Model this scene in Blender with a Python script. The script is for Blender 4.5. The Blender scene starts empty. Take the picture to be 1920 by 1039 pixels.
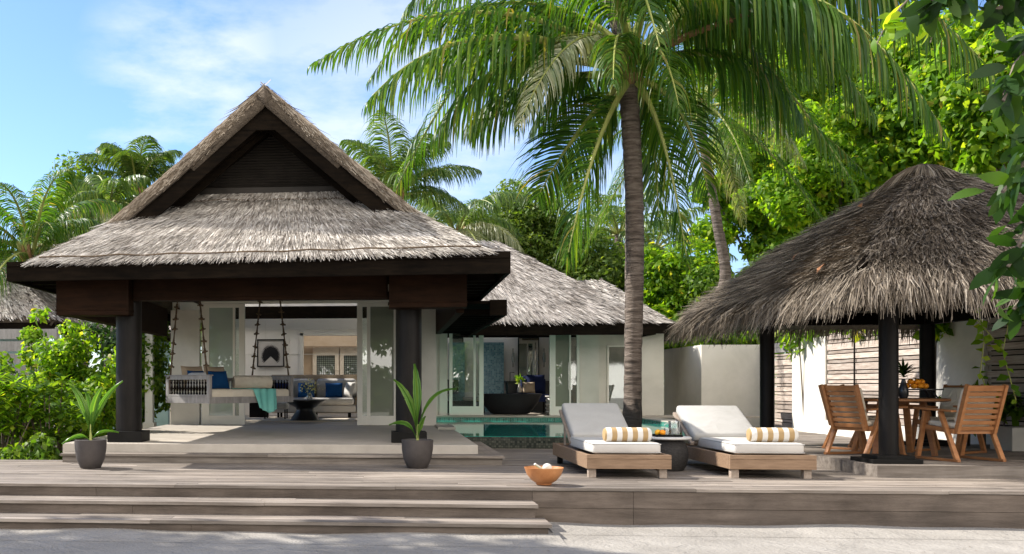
import bpy, bmesh, math, random
import numpy as np
from mathutils import Vector, Matrix
random.seed(7)
rng = np.random.default_rng(11)
sc = bpy.context.scene
R = math.radians
PI = math.pi

# ------------------------------------------------------------------ camera
TAN = .08
FPX, CXP, HYP, CAMH = 1800.0, 725 - 1800 * TAN, 722.0, 1.45
PSI = math.atan(TAN)
cam_d = bpy.data.cameras.new('camera')
cam = bpy.data.objects.new('camera', cam_d)
sc.collection.objects.link(cam)
sc.camera = cam
cam.location = (0, 0, CAMH)
cam.rotation_euler = (R(90), 0, PSI)
cam_d.sensor_width = 36
cam_d.lens = 36 * FPX / 1920
cam_d.shift_x = (960 - CXP) / 1920
cam_d.shift_y = (HYP - 519.5) / 1920
cam_d.clip_start = .05
cam_d.clip_end = 1500

# ------------------------------------------------------------------ light
SUN = Vector((-2.6, .85, 2.48)).normalized()
EL = math.asin(SUN.z)
AZ = math.atan2(SUN.x, SUN.y)
w = bpy.data.worlds.new('World')
sc.world = w
w.use_nodes = True
nt = w.node_tree
nt.nodes.clear()
out = nt.nodes.new('ShaderNodeOutputWorld')
bg = nt.nodes.new('ShaderNodeBackground')
sky = nt.nodes.new('ShaderNodeTexSky')
sky.sky_type = 'NISHITA'
sky.sun_disc = False
sky.sun_elevation = EL
sky.sun_rotation = AZ
sky.air_density = 1.0
sky.dust_density = .3
sky.ozone_density = 2.5
bg.inputs['Strength'].default_value = .115
tc = nt.nodes.new('ShaderNodeTexCoord')
mp = nt.nodes.new('ShaderNodeMapping')
mp.inputs['Scale'].default_value = (1.6, 1.6, 4.2)
nz = nt.nodes.new('ShaderNodeTexNoise')
nz.inputs['Scale'].default_value = 3.0
nz.inputs['Detail'].default_value = 9
nz.inputs['Roughness'].default_value = .58
rp = nt.nodes.new('ShaderNodeValToRGB')
rp.color_ramp.elements[0].position = .46
rp.color_ramp.elements[1].position = .66
rp.color_ramp.elements[1].color = (.75, .75, .75, 1)
mx = nt.nodes.new('ShaderNodeMixRGB')
mx.inputs['Color2'].default_value = (5.2, 5.4, 5.7, 1)
L = nt.links.new
L(tc.outputs['Generated'], mp.inputs['Vector'])
L(mp.outputs['Vector'], nz.inputs['Vector'])
L(nz.outputs['Fac'], rp.inputs['Fac'])
# two faint banks of cloud above the left gable, thin haze elsewhere
acc = None
for (cx_, cy_, cz_, r0_, r1_) in ((-.20, 1, .325, .9925, .9997), (-.24, 1, .262, .9955, .9998), (.05, .95, .16, .94, .99)):
    vd = nt.nodes.new('ShaderNodeVectorMath'); vd.operation = 'DOT_PRODUCT'
    v_ = Vector((cx_, cy_, cz_)).normalized(); vd.inputs[1].default_value = v_
    L(tc.outputs['Generated'], vd.inputs[0])
    mr_ = nt.nodes.new('ShaderNodeMapRange'); mr_.inputs['From Min'].default_value = r0_; mr_.inputs['From Max'].default_value = r1_
    mr_.inputs['To Max'].default_value = (.95, .8, .22)[(acc is not None) + 0]
    L(vd.outputs['Value'], mr_.inputs['Value'])
    if acc is None: acc = mr_.outputs['Result']
    else:
        ad_ = nt.nodes.new('ShaderNodeMath'); ad_.operation = 'MAXIMUM'; L(acc, ad_.inputs[0]); L(mr_.outputs['Result'], ad_.inputs[1]); acc = ad_.outputs[0]
cm = nt.nodes.new('ShaderNodeMath'); cm.operation = 'MULTIPLY'; cm.use_clamp = True
L(rp.outputs['Color'], cm.inputs[0]); L(acc, cm.inputs[1])
L(cm.outputs[0], mx.inputs['Fac'])
tn = nt.nodes.new('ShaderNodeMixRGB'); tn.blend_type = 'MULTIPLY'; tn.inputs['Fac'].default_value = 1; tn.inputs['Color2'].default_value = (.80, .90, 1.08, 1)
L(sky.outputs['Color'], tn.inputs['Color1']); L(tn.outputs['Color'], mx.inputs['Color1'])
# added bright cloud bank, out of view behind the camera, as front fill light
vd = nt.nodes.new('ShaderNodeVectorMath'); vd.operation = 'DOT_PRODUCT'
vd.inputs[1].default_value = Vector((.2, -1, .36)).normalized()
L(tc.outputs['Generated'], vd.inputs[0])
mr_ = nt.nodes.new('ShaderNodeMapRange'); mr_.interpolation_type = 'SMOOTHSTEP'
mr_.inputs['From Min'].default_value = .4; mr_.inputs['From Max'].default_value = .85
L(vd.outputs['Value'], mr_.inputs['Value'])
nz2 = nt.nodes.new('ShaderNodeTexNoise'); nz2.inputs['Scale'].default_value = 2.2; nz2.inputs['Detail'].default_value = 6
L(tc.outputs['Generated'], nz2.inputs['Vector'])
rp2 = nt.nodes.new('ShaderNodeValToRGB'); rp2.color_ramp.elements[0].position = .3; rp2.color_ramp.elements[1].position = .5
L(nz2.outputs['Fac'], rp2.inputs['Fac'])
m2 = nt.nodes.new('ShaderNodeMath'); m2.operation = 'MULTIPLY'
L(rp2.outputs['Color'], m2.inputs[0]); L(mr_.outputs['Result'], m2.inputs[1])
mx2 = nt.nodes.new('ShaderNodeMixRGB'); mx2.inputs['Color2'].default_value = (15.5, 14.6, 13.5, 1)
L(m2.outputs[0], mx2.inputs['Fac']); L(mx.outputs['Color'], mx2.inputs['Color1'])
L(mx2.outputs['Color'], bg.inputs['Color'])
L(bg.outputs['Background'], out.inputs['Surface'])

sun_d = bpy.data.lights.new('sun', 'SUN')
sun_d.energy = 4.6
sun_d.angle = R(.6)
sun_d.color = (1, .955, .88)
sun = bpy.data.objects.new('sun', sun_d)
sc.collection.objects.link(sun)
sun.location = (-20, 10, 20)
sun.rotation_euler = SUN.to_track_quat('Z', 'Y').to_euler()
sc.view_settings.view_transform = 'Standard'
sc.view_settings.look = 'None'
sc.view_settings.exposure = .98
sc.view_settings.gamma = 1
sc.cycles.use_denoising = True
sc.cycles.max_bounces = 10
sc.cycles.diffuse_bounces = 5
sc.cycles.transparent_max_bounces = 12
sc.cycles.sample_clamp_indirect = 6
try:
    sc.render.use_persistent_data = False
except Exception:
    pass

# ------------------------------------------------------------------ pixel <-> world
_s, _c = math.sin(PSI), math.cos(PSI)
def ray(px, py):
    u = (px - CXP) / FPX
    v = (HYP - py) / FPX
    return (-_s + u * _c, _c + u * _s, v)
def gz(px, py, z):
    r = ray(px, py); d = (z - CAMH) / r[2]
    return Vector((r[0] * d, r[1] * d, z))
def gy(px, py, Y):
    r = ray(px, py); d = Y / r[1]
    return Vector((r[0] * d, Y, CAMH + r[2] * d))
def gx(px, py, X):
    r = ray(px, py); d = X / r[0]
    return Vector((X, r[1] * d, CAMH + r[2] * d))

# ------------------------------------------------------------------ materials
MATS = {}
def newmat(name):
    m = bpy.data.materials.new(name)
    m.use_nodes = True
    MATS[name] = m
    n = m.node_tree
    b = n.nodes['Principled BSDF']
    return m, n, b
def nd(n, t, **kw):
    x = n.nodes.new(t)
    for k, v in kw.items():
        if k in x.inputs.keys():
            x.inputs[k].default_value = v
        else:
            setattr(x, k, v)
    return x
def c4(c):
    return (c[0], c[1], c[2], 1)
def ramp(n, stops):
    r = n.nodes.new('ShaderNodeValToRGB')
    e = r.color_ramp.elements
    while len(e) < len(stops):
        e.new(.5)
    for i, (p, c) in enumerate(stops):
        e[i].position = p
        e[i].color = c4(c)
    return r
def m_noise(name, c1, c2, scale=5, rough=.8, vec=(1, 1, 1), bump=.2, bscale=60, island=0, spec=.3, detail=6, dist=.02, metal=0, wr=None, patch=None):
    m, n, b = newmat(name)
    l = n.links.new
    t = nd(n, 'ShaderNodeTexCoord')
    mpn = nd(n, 'ShaderNodeMapping', Scale=vec)
    l(t.outputs['Object'], mpn.inputs['Vector'])
    z = nd(n, 'ShaderNodeTexNoise', Scale=scale, Detail=detail, Roughness=.62)
    l(mpn.outputs['Vector'], z.inputs['Vector'])
    r = ramp(n, [(.3, c1), (.72, c2)])
    l(z.outputs['Fac'], r.inputs['Fac'])
    col = r.outputs['Color']
    if island:
        g = nd(n, 'ShaderNodeNewGeometry')
        hs = nd(n, 'ShaderNodeHueSaturation')
        mr = nd(n, 'ShaderNodeMapRange')
        mr.inputs['To Min'].default_value = 1 - island
        mr.inputs['To Max'].default_value = 1 + island
        l(g.outputs['Random Per Island'], mr.inputs['Value'])
        l(mr.outputs['Result'], hs.inputs['Value'])
        l(col, hs.inputs['Color'])
        col = hs.outputs['Color']
    if patch:   # broad weathering stains
        zp = nd(n, 'ShaderNodeTexNoise', Scale=patch[0], Detail=8, Roughness=.68, Distortion=.4)
        l(t.outputs['Object'], zp.inputs['Vector'])
        rpp = ramp(n, [(.36, (patch[1],) * 3), (.6, (1, 1, 1))])
        l(zp.outputs['Fac'], rpp.inputs['Fac'])
        mp2 = nd(n, 'ShaderNodeMixRGB', blend_type='MULTIPLY'); mp2.inputs['Fac'].default_value = 1
        l(col, mp2.inputs['Color1']); l(rpp.outputs['Color'], mp2.inputs['Color2'])
        col = mp2.outputs['Color']
    l(col, b.inputs['Base Color'])
    b.inputs['Roughness'].default_value = rough
    b.inputs['Specular IOR Level'].default_value = spec
    b.inputs['Metallic'].default_value = metal
    if bump:
        z2 = nd(n, 'ShaderNodeTexNoise', Scale=bscale, Detail=4)
        l(mpn.outputs['Vector'], z2.inputs['Vector'])
        bp = nd(n, 'ShaderNodeBump', Strength=bump, Distance=dist)
        l(z2.outputs['Fac'], bp.inputs['Height'])
        if wr:
            z4 = nd(n, 'ShaderNodeTexNoise', Scale=wr[0], Detail=3, Distortion=1.2)
            l(t.outputs['Object'], z4.inputs['Vector'])
            bp2 = nd(n, 'ShaderNodeBump', Strength=1, Distance=wr[1])
            l(z4.outputs['Fac'], bp2.inputs['Height'])
            l(bp2.outputs['Normal'], bp.inputs['Normal'])
        l(bp.outputs['Normal'], b.inputs['Normal'])
    return m
def m_leaf(name, stops, trans=.4, rough=.45, spec=.4):
    """leaf colours vary from leaf to leaf; light passes through"""
    m, n, b = newmat(name)
    l = n.links.new
    g = nd(n, 'ShaderNodeNewGeometry')
    r = ramp(n, stops)
    l(g.outputs['Random Per Island'], r.inputs['Fac'])
    l(r.outputs['Color'], b.inputs['Base Color'])
    b.inputs['Roughness'].default_value = rough
    b.inputs['Specular IOR Level'].default_value = spec
    tr = nd(n, 'ShaderNodeBsdfTranslucent')
    mixc = nd(n, 'ShaderNodeMixRGB', blend_type='MULTIPLY')
    mixc.inputs['Fac'].default_value = 1
    mixc.inputs['Color2'].default_value = (2.3, 2.2, .7, 1)
    l(r.outputs['Color'], mixc.inputs['Color1'])
    l(mixc.outputs['Color'], tr.inputs['Color'])
    ms = nd(n, 'ShaderNodeMixShader')
    ms.inputs['Fac'].default_value = trans
    l(b.outputs['BSDF'], ms.inputs[1])
    l(tr.outputs['BSDF'], ms.inputs[2])
    l(ms.outputs['Shader'], n.nodes['Material Output'].inputs['Surface'])
    return m

M = {}
M['sand'] = m_noise('sand', (.26, .238, .208), (.345, .318, .282), 1.4, .95, bump=.6, bscale=30, dist=.03, spec=.1, wr=(2.2, .05), patch=(.5, .84))
M['soil'] = m_noise('soil', (.10, .08, .05), (.2, .17, .11), 3, .95, bump=.6, bscale=12, dist=.05)
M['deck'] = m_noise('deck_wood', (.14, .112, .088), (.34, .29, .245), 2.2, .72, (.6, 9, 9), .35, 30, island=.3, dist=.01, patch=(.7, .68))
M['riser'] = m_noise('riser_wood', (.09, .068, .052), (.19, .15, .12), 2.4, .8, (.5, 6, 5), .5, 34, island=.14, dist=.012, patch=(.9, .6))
M['slab'] = m_noise('slab_stone', (.34, .30, .25), (.45, .40, .34), 2.5, .55, bump=.1, bscale=80)
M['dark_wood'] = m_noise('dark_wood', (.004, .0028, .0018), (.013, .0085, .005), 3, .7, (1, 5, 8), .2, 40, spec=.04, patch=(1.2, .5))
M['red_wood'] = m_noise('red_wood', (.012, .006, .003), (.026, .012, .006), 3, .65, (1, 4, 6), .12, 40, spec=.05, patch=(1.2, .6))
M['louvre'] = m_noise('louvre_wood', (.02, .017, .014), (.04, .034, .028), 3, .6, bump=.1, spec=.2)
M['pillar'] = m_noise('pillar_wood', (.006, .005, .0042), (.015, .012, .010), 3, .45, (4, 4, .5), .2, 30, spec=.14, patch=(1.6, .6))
M['black_base'] = m_noise('black_base', (.006, .0055, .005), (.012, .011, .010), 3, .6, bump=.1, spec=.1)
M['white_wall'] = m_noise('white_wall', (.62, .585, .51), (.72, .68, .61), .9, .9, bump=.1, bscale=40, spec=.15, patch=(.8, .86))
M['inner_white'] = m_noise('inner_white', (.80, .76, .69), (.86, .82, .75), 1.3, .9, bump=0, spec=.15)
M['cream_frame'] = m_noise('cream_frame', (.74, .71, .63), (.79, .76, .68), 2, .5, bump=0)
M['ceiling'] = m_noise('ceiling_white', (.78, .74, .67), (.84, .8, .73), 2, .9, bump=0)
M['inner_floor'] = m_noise('inner_floor', (.34, .29, .23), (.46, .40, .33), 3, .35, (1, 8, 1), .05)
M['teak'] = m_noise('teak', (.26, .105, .038), (.39, .175, .068), 3, .42, (2, 2, 7), .12, 50, island=.14)
M['teak_table'] = m_noise('teak_table', (.25, .105, .04), (.36, .165, .065), 3, .4, (2, 8, 8), .1)
M['driftwood'] = m_noise('driftwood', (.17, .105, .062), (.29, .19, .118), 3, .7, (1.2, 12, 12), .3, 40, island=.08, dist=.01)
M['driftwood_pale'] = m_noise('driftwood_pale', (.26, .20, .155), (.38, .31, .25), 3, .75, (10, 1.2, 12), .3, 40, dist=.01)
M['grey_wood'] = m_noise('grey_wood', (.19, .175, .165), (.32, .30, .285), 3, .7, (5, 5, 1), .2, 40, island=.12)
M['slat_wood'] = m_noise('slat_wood', (.26, .19, .15), (.52, .45, .39), 2.6, .75, (2, 1, 12), .25, 40, island=.32)
M['linen'] = m_noise('linen', (.48, .45, .41), (.56, .53, .485), 3, .95, bump=.25, bscale=350, spec=.1, dist=.004, wr=(4, .012))
M['grey_fabric'] = m_noise('grey_fabric', (.36, .345, .32), (.43, .415, .39), 2, .95, bump=.25, bscale=350, spec=.1, dist=.004, wr=(4, .012))
M['cream_fabric'] = m_noise('cream_fabric', (.66, .58, .46), (.74, .67, .55), 3, .95, bump=.25, bscale=300, spec=.1, dist=.004, wr=(6, .03))
M['tan_fabric'] = m_noise('tan_fabric', (.42, .32, .22), (.5, .4, .29), 3, .95, bump=.2, bscale=300, spec=.1)
M['blue_fabric'] = m_noise('blue_fabric', (.006, .045, .14), (.012, .075, .21), 3, .9, bump=.2, bscale=300, spec=.15)
M['navy_fabric'] = m_noise('navy_fabric', (.008, .015, .06), (.015, .025, .09), 3, .9, bump=.2, bscale=300)
M['teal_cloth'] = m_noise('teal_cloth', (.16, .50, .44), (.24, .62, .54), 4, .9, bump=.3, bscale=120, spec=.15)
M['black'] = m_noise('black_lacquer', (.010, .010, .012), (.018, .018, .02), 3, .3, bump=0, spec=.5)
M['tub'] = m_noise('tub_stone', (.014, .014, .016), (.026, .026, .028), 3, .55, bump=0)
M['pot'] = m_noise('pot_clay', (.045, .037, .034), (.075, .064, .058), 5, .6, bump=.15, bscale=50)
M['rope'] = m_noise('rope', (.06, .04, .025), (.14, .095, .055), 20, .9, bump=.5, bscale=90)
M['orange'] = m_noise('orange_skin', (.85, .24, .01), (.95, .36, .02), 6, .45, bump=.15, bscale=120)
M['mango'] = m_noise('mango_skin', (.80, .30, .01), (.9, .55, .03), 9, .4, bump=0)
M['copper'] = m_noise('bowl_wood', (.36, .135, .045), (.55, .25, .10), 6, .45, bump=.1)
M['stone_top'] = m_noise('stone_top', (.55, .52, .48), (.66, .63, .59), 8, .4, bump=0)
M['weave'] = m_noise('dark_weave', (.02, .018, .017), (.05, .045, .042), 30, .7, (1, 1, 3), .9, 60, dist=.01)
M['bead'] = m_noise('pale_stone', (.6, .55, .48), (.72, .68, .6), 14, .8, bump=.3)
M['olive'] = m_noise('olive_glaze', (.12, .16, .04), (.22, .27, .08), 6, .4, bump=0)
M['dry_leaf'] = m_noise('dry_leaf', (.16, .065, .03), (.26, .12, .05), 8, .8, bump=0)
M['rug'] = m_noise('rug', (.5, .43, .33), (.6, .52, .42), 20, .95, bump=.3)
M['brass'] = m_noise('lamp_metal', (.1, .08, .06), (.14, .11, .08), 5, .35, bump=0, metal=.8)
M['plaster_teal'] = m_noise('teal_plaster', (.28, .42, .40), (.36, .5, .47), 2, .85, bump=.1)
M['bark'] = m_noise('bark', (.10, .075, .055), (.22, .18, .14), 6, .9, (1, 1, .5), .6, 18, dist=.03)
M['palm_core'] = m_noise('palm_stalk', (.20, .24, .05), (.36, .36, .11), 5, .5, bump=0)
M['boot'] = m_noise('palm_fibre', (.16, .085, .04), (.3, .18, .09), 12, .9, (1, 1, .3), .6, 20)

def thatch_mat(name, stops, base):
    m, n, b = newmat(name)
    l = n.links.new
    g = nd(n, 'ShaderNodeNewGeometry')
    r = ramp(n, stops)
    l(g.outputs['Random Per Island'], r.inputs['Fac'])
    t = nd(n, 'ShaderNodeTexCoord')
    z = nd(n, 'ShaderNodeTexNoise', Scale=1.5, Detail=7, Roughness=.68)
    l(t.outputs['Object'], z.inputs['Vector'])
    r2 = ramp(n, [(.34, (.56, .53, .50)), (.5, (.95, .94, .92)), (.7, (1.2, 1.18, 1.16))])
    l(z.outputs['Fac'], r2.inputs['Fac'])
    mm = nd(n, 'ShaderNodeMixRGB', blend_type='MULTIPLY')
    mm.inputs['Fac'].default_value = 1
    l(r.outputs['Color'], mm.inputs['Color1'])
    l(r2.outputs['Color'], mm.inputs['Color2'])
    l(mm.outputs['Color'], b.inputs['Base Color'])
    b.inputs['Roughness'].default_value = .85
    b.inputs['Specular IOR Level'].default_value = .15
    return m
M['thatch'] = thatch_mat('thatch', [(0, (.13, .105, .085)), (.3, (.36, .325, .285)), (.7, (.56, .52, .47)), (1, (.76, .72, .67))], None)
M['thatch_pale'] = thatch_mat('thatch_weathered', [(0, (.14, .12, .105)), (.3, (.33, .295, .265)), (.7, (.46, .42, .385)), (1, (.62, .58, .54))], None)
M['thatch_dry'] = thatch_mat('thatch_shaggy', [(0, (.055, .042, .03)), (.4, (.14, .112, .083)), (.75, (.235, .195, .15)), (1, (.36, .31, .25))], None)
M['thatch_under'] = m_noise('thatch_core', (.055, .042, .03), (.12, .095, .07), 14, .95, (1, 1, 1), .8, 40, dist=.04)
M['verge'] = thatch_mat('thatch_verge', [(0, (.13, .10, .07)), (.5, (.27, .22, .17)), (1, (.44, .385, .315))], None)

M['leaf_palm'] = m_leaf('palm_leaf', [(0, (.02, .06, .007)), (.45, (.045, .11, .010)), (.8, (.08, .155, .015)), (.95, (.125, .175, .02)), (1, (.24, .18, .05))], .45, .42, .3)
M['leaf_palm_pale'] = m_leaf('palm_leaf_pale', [(0, (.16, .19, .10)), (.5, (.26, .28, .17)), (1, (.36, .35, .24))], .3, .4)
M['leaf_palm_far'] = m_leaf('palm_leaf_far', [(0, (.035, .075, .016)), (.5, (.065, .125, .026)), (1, (.14, .19, .04))], .4, .4)
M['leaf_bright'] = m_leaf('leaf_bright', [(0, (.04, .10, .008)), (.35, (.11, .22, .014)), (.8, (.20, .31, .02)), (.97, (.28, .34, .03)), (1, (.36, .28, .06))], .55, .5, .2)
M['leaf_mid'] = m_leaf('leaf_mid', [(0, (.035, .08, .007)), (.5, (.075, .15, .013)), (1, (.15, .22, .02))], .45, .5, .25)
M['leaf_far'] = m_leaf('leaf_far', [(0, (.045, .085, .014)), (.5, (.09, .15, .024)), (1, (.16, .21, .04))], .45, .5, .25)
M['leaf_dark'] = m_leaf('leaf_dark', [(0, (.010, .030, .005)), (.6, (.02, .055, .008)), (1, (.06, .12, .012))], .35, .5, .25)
M['leaf_sprout'] = m_leaf('leaf_sprout', [(0, (.05, .13, .02)), (.5, (.085, .19, .03)), (1, (.17, .26, .05))], .4, .35)
M['petal'] = m_leaf('petal', [(0, (.5, .45, .3)), (1, (.75, .7, .5))], .3, .7)

# bark of a coconut palm: rings
def palm_bark():
    m, n, b = newmat('palm_bark')
    l = n.links.new
    t = nd(n, 'ShaderNodeTexCoord')
    mpn = nd(n, 'ShaderNodeMapping', Scale=(1, 1, 7))
    l(t.outputs['Object'], mpn.inputs['Vector'])
    z = nd(n, 'ShaderNodeTexNoise', Scale=2.4, Detail=7, Roughness=.65)
    l(mpn.outputs['Vector'], z.inputs['Vector'])
    r = ramp(n, [(.34, (.035, .026, .019)), (.48, (.12, .09, .07)), (.62, (.20, .16, .13)), (.75, (.33, .27, .22))])
    l(z.outputs['Fac'], r.inputs['Fac'])
    # darker colour at the foot of the trunk, with a ragged upper edge
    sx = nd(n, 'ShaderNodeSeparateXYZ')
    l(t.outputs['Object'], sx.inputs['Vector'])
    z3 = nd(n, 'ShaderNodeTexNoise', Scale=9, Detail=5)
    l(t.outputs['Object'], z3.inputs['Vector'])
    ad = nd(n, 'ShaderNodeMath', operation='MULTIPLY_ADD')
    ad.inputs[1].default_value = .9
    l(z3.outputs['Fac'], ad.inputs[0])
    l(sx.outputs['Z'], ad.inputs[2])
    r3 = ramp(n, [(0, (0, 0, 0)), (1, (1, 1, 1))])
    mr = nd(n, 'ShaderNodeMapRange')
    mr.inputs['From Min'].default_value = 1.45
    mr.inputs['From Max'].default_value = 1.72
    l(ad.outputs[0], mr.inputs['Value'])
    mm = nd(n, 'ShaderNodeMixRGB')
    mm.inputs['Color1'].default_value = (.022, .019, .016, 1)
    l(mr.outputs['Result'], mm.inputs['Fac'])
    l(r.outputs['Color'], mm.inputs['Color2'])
    l(mm.outputs['Color'], b.inputs['Base Color'])
    b.inputs['Roughness'].default_value = .9
    bp = nd(n, 'ShaderNodeBump', Strength=1, Distance=.09)
    l(z.outputs['Fac'], bp.inputs['Height'])
    l(bp.outputs['Normal'], b.inputs['Normal'])
    return m
M['palm_bark'] = palm_bark()

def m_glass(name, tint=(.9, .95, .92), body=(.3, .36, .32), solid=.25):
    m, n, b = newmat(name)
    l = n.links.new
    o = n.nodes['Material Output']
    tr = nd(n, 'ShaderNodeBsdfTransparent', Color=c4(tint))
    df = nd(n, 'ShaderNodeBsdfDiffuse', Color=c4(body))
    gl = nd(n, 'ShaderNodeBsdfGlossy', Roughness=.01, Color=(1, 1, 1, 1))
    a = nd(n, 'ShaderNodeMixShader'); a.inputs['Fac'].default_value = solid
    l(tr.outputs[0], a.inputs[1]); l(df.outputs[0], a.inputs[2])
    f = nd(n, 'ShaderNodeFresnel', IOR=1.6)
    k = nd(n, 'ShaderNodeMath', operation='MULTIPLY_ADD', use_clamp=True)
    k.inputs[1].default_value = 1.6; k.inputs[2].default_value = .03
    l(f.outputs[0], k.inputs[0])
    q = nd(n, 'ShaderNodeMixShader')
    l(k.outputs[0], q.inputs['Fac']); l(a.outputs[0], q.inputs[1]); l(gl.outputs[0], q.inputs[2])
    l(q.outputs[0], o.inputs['Surface'])
    return m
M['glass'] = m_glass('window_glass', solid=.04)
M['glass_veiled'] = m_glass('veiled_glass', (.8, .88, .82), (.50, .56, .50), .72)
M['glass_veiled_dark'] = m_glass('veiled_glass_dark', (.75, .8, .72), (.30, .32, .25), .7)
M['glass_clear'] = m_glass('jug_glass', (.97, .98, .97), (.8, .82, .8), .14)
m, n, b = newmat('mirror')
b.inputs['Metallic'].default_value = 1; b.inputs['Roughness'].default_value = .03
b.inputs['Base Color'].default_value = (.85, .87, .86, 1)
M['mirror'] = m
# pool water
m, n, b = newmat('pool_water')
b.inputs['Base Color'].default_value = (.014, .27, .205, 1)
b.inputs['Roughness'].default_value = .03
b.inputs['IOR'].default_value = 1.33
t = nd(n, 'ShaderNodeTexCoord'); mpn = nd(n, 'ShaderNodeMapping', Scale=(1, .35, 1))
z = nd(n, 'ShaderNodeTexNoise', Scale=4, Detail=3)
bp = nd(n, 'ShaderNodeBump', Strength=.05, Distance=.02)
n.links.new(t.outputs['Object'], mpn.inputs['Vector']); n.links.new(mpn.outputs['Vector'], z.inputs['Vector'])
n.links.new(z.outputs['Fac'], bp.inputs['Height']); n.links.new(bp.outputs['Normal'], b.inputs['Normal'])
M['water'] = m
def m_tile(name, c1, c2, grout, sx, scale=1):
    m, n, b = newmat(name)
    l = n.links.new
    t = nd(n, 'ShaderNodeTexCoord')
    # position mixed so that every upright face gets square tiles
    s = nd(n, 'ShaderNodeSeparateXYZ'); l(t.outputs['Object'], s.inputs[0])
    a = nd(n, 'ShaderNodeMath', operation='ADD'); l(s.outputs[0], a.inputs[0]); l(s.outputs[1], a.inputs[1])
    cb = nd(n, 'ShaderNodeCombineXYZ'); l(a.outputs[0], cb.inputs[0]); l(s.outputs[2], cb.inputs[1])
    v = nd(n, 'ShaderNodeTexVoronoi', Scale=sx); v.inputs['Randomness'].default_value = .25
    l(cb.outputs[0], v.inputs['Vector'])
    sp = nd(n, 'ShaderNodeSeparateXYZ'); l(v.outputs['Color'], sp.inputs[0])
    r = ramp(n, [(0, c1), (1, c2)]); l(sp.outputs[0], r.inputs['Fac'])
    e = nd(n, 'ShaderNodeTexVoronoi', Scale=sx, feature='DISTANCE_TO_EDGE'); e.inputs['Randomness'].default_value = .25
    l(cb.outputs[0], e.inputs['Vector'])
    gt = nd(n, 'ShaderNodeMath', operation='GREATER_THAN'); gt.inputs[1].default_value = .06
    l(e.outputs['Distance'], gt.inputs[0])
    mm = nd(n, 'ShaderNodeMixRGB'); mm.inputs['Color1'].default_value = c4(grout)
    l(gt.outputs[0], mm.inputs['Fac']); l(r.outputs['Color'], mm.inputs['Color2'])
    l(mm.outputs['Color'], b.inputs['Base Color'])
    b.inputs['Roughness'].default_value = .25
    return m
M['tile_pool'] = m_tile('pool_tile', (.02, .10, .075), (.06, .24, .19), (.2, .4, .32), 18)
M['tile_dark'] = m_tile('spill_tile', (.012, .018, .014), (.07, .075, .055), (.02, .02, .017), 26)
M['tile_blue'] = m_tile('blue_tile', (.06, .20, .25), (.22, .42, .46), (.3, .42, .44), 22)
def m_stripe():
    m, n, b = newmat('striped_fabric')
    l = n.links.new
    t = nd(n, 'ShaderNodeTexCoord'); s = nd(n, 'ShaderNodeSeparateXYZ'); l(t.outputs['Object'], s.inputs[0])
    a = nd(n, 'ShaderNodeMath', operation='MULTIPLY'); a.inputs[1].default_value = 1 / .118; l(s.outputs[0], a.inputs[0])
    a2 = nd(n, 'ShaderNodeMath', operation='ADD'); a2.inputs[1].default_value = 50.12; l(a.outputs[0], a2.inputs[0])
    f = nd(n, 'ShaderNodeMath', operation='FRACT'); l(a2.outputs[0], f.inputs[0])
    g = nd(n, 'ShaderNodeMath', operation='GREATER_THAN'); g.inputs[1].default_value = .5; l(f.outputs[0], g.inputs[0])
    mm = nd(n, 'ShaderNodeMixRGB'); mm.inputs['Color1'].default_value = (.60, .57, .52, 1); mm.inputs['Color2'].default_value = (.36, .24, .11, 1)
    l(g.outputs[0], mm.inputs['Fac']); l(mm.outputs[0], b.inputs['Base Color'])
    b.inputs['Roughness'].default_value = .95
    z = nd(n, 'ShaderNodeTexNoise', Scale=300); bp = nd(n, 'ShaderNodeBump', Strength=.3, Distance=.004)
    l(t.outputs['Object'], z.inputs['Vector']); l(z.outputs['Fac'], bp.inputs['Height']); l(bp.outputs['Normal'], b.inputs['Normal'])
    return m
M['stripe'] = m_stripe()

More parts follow.
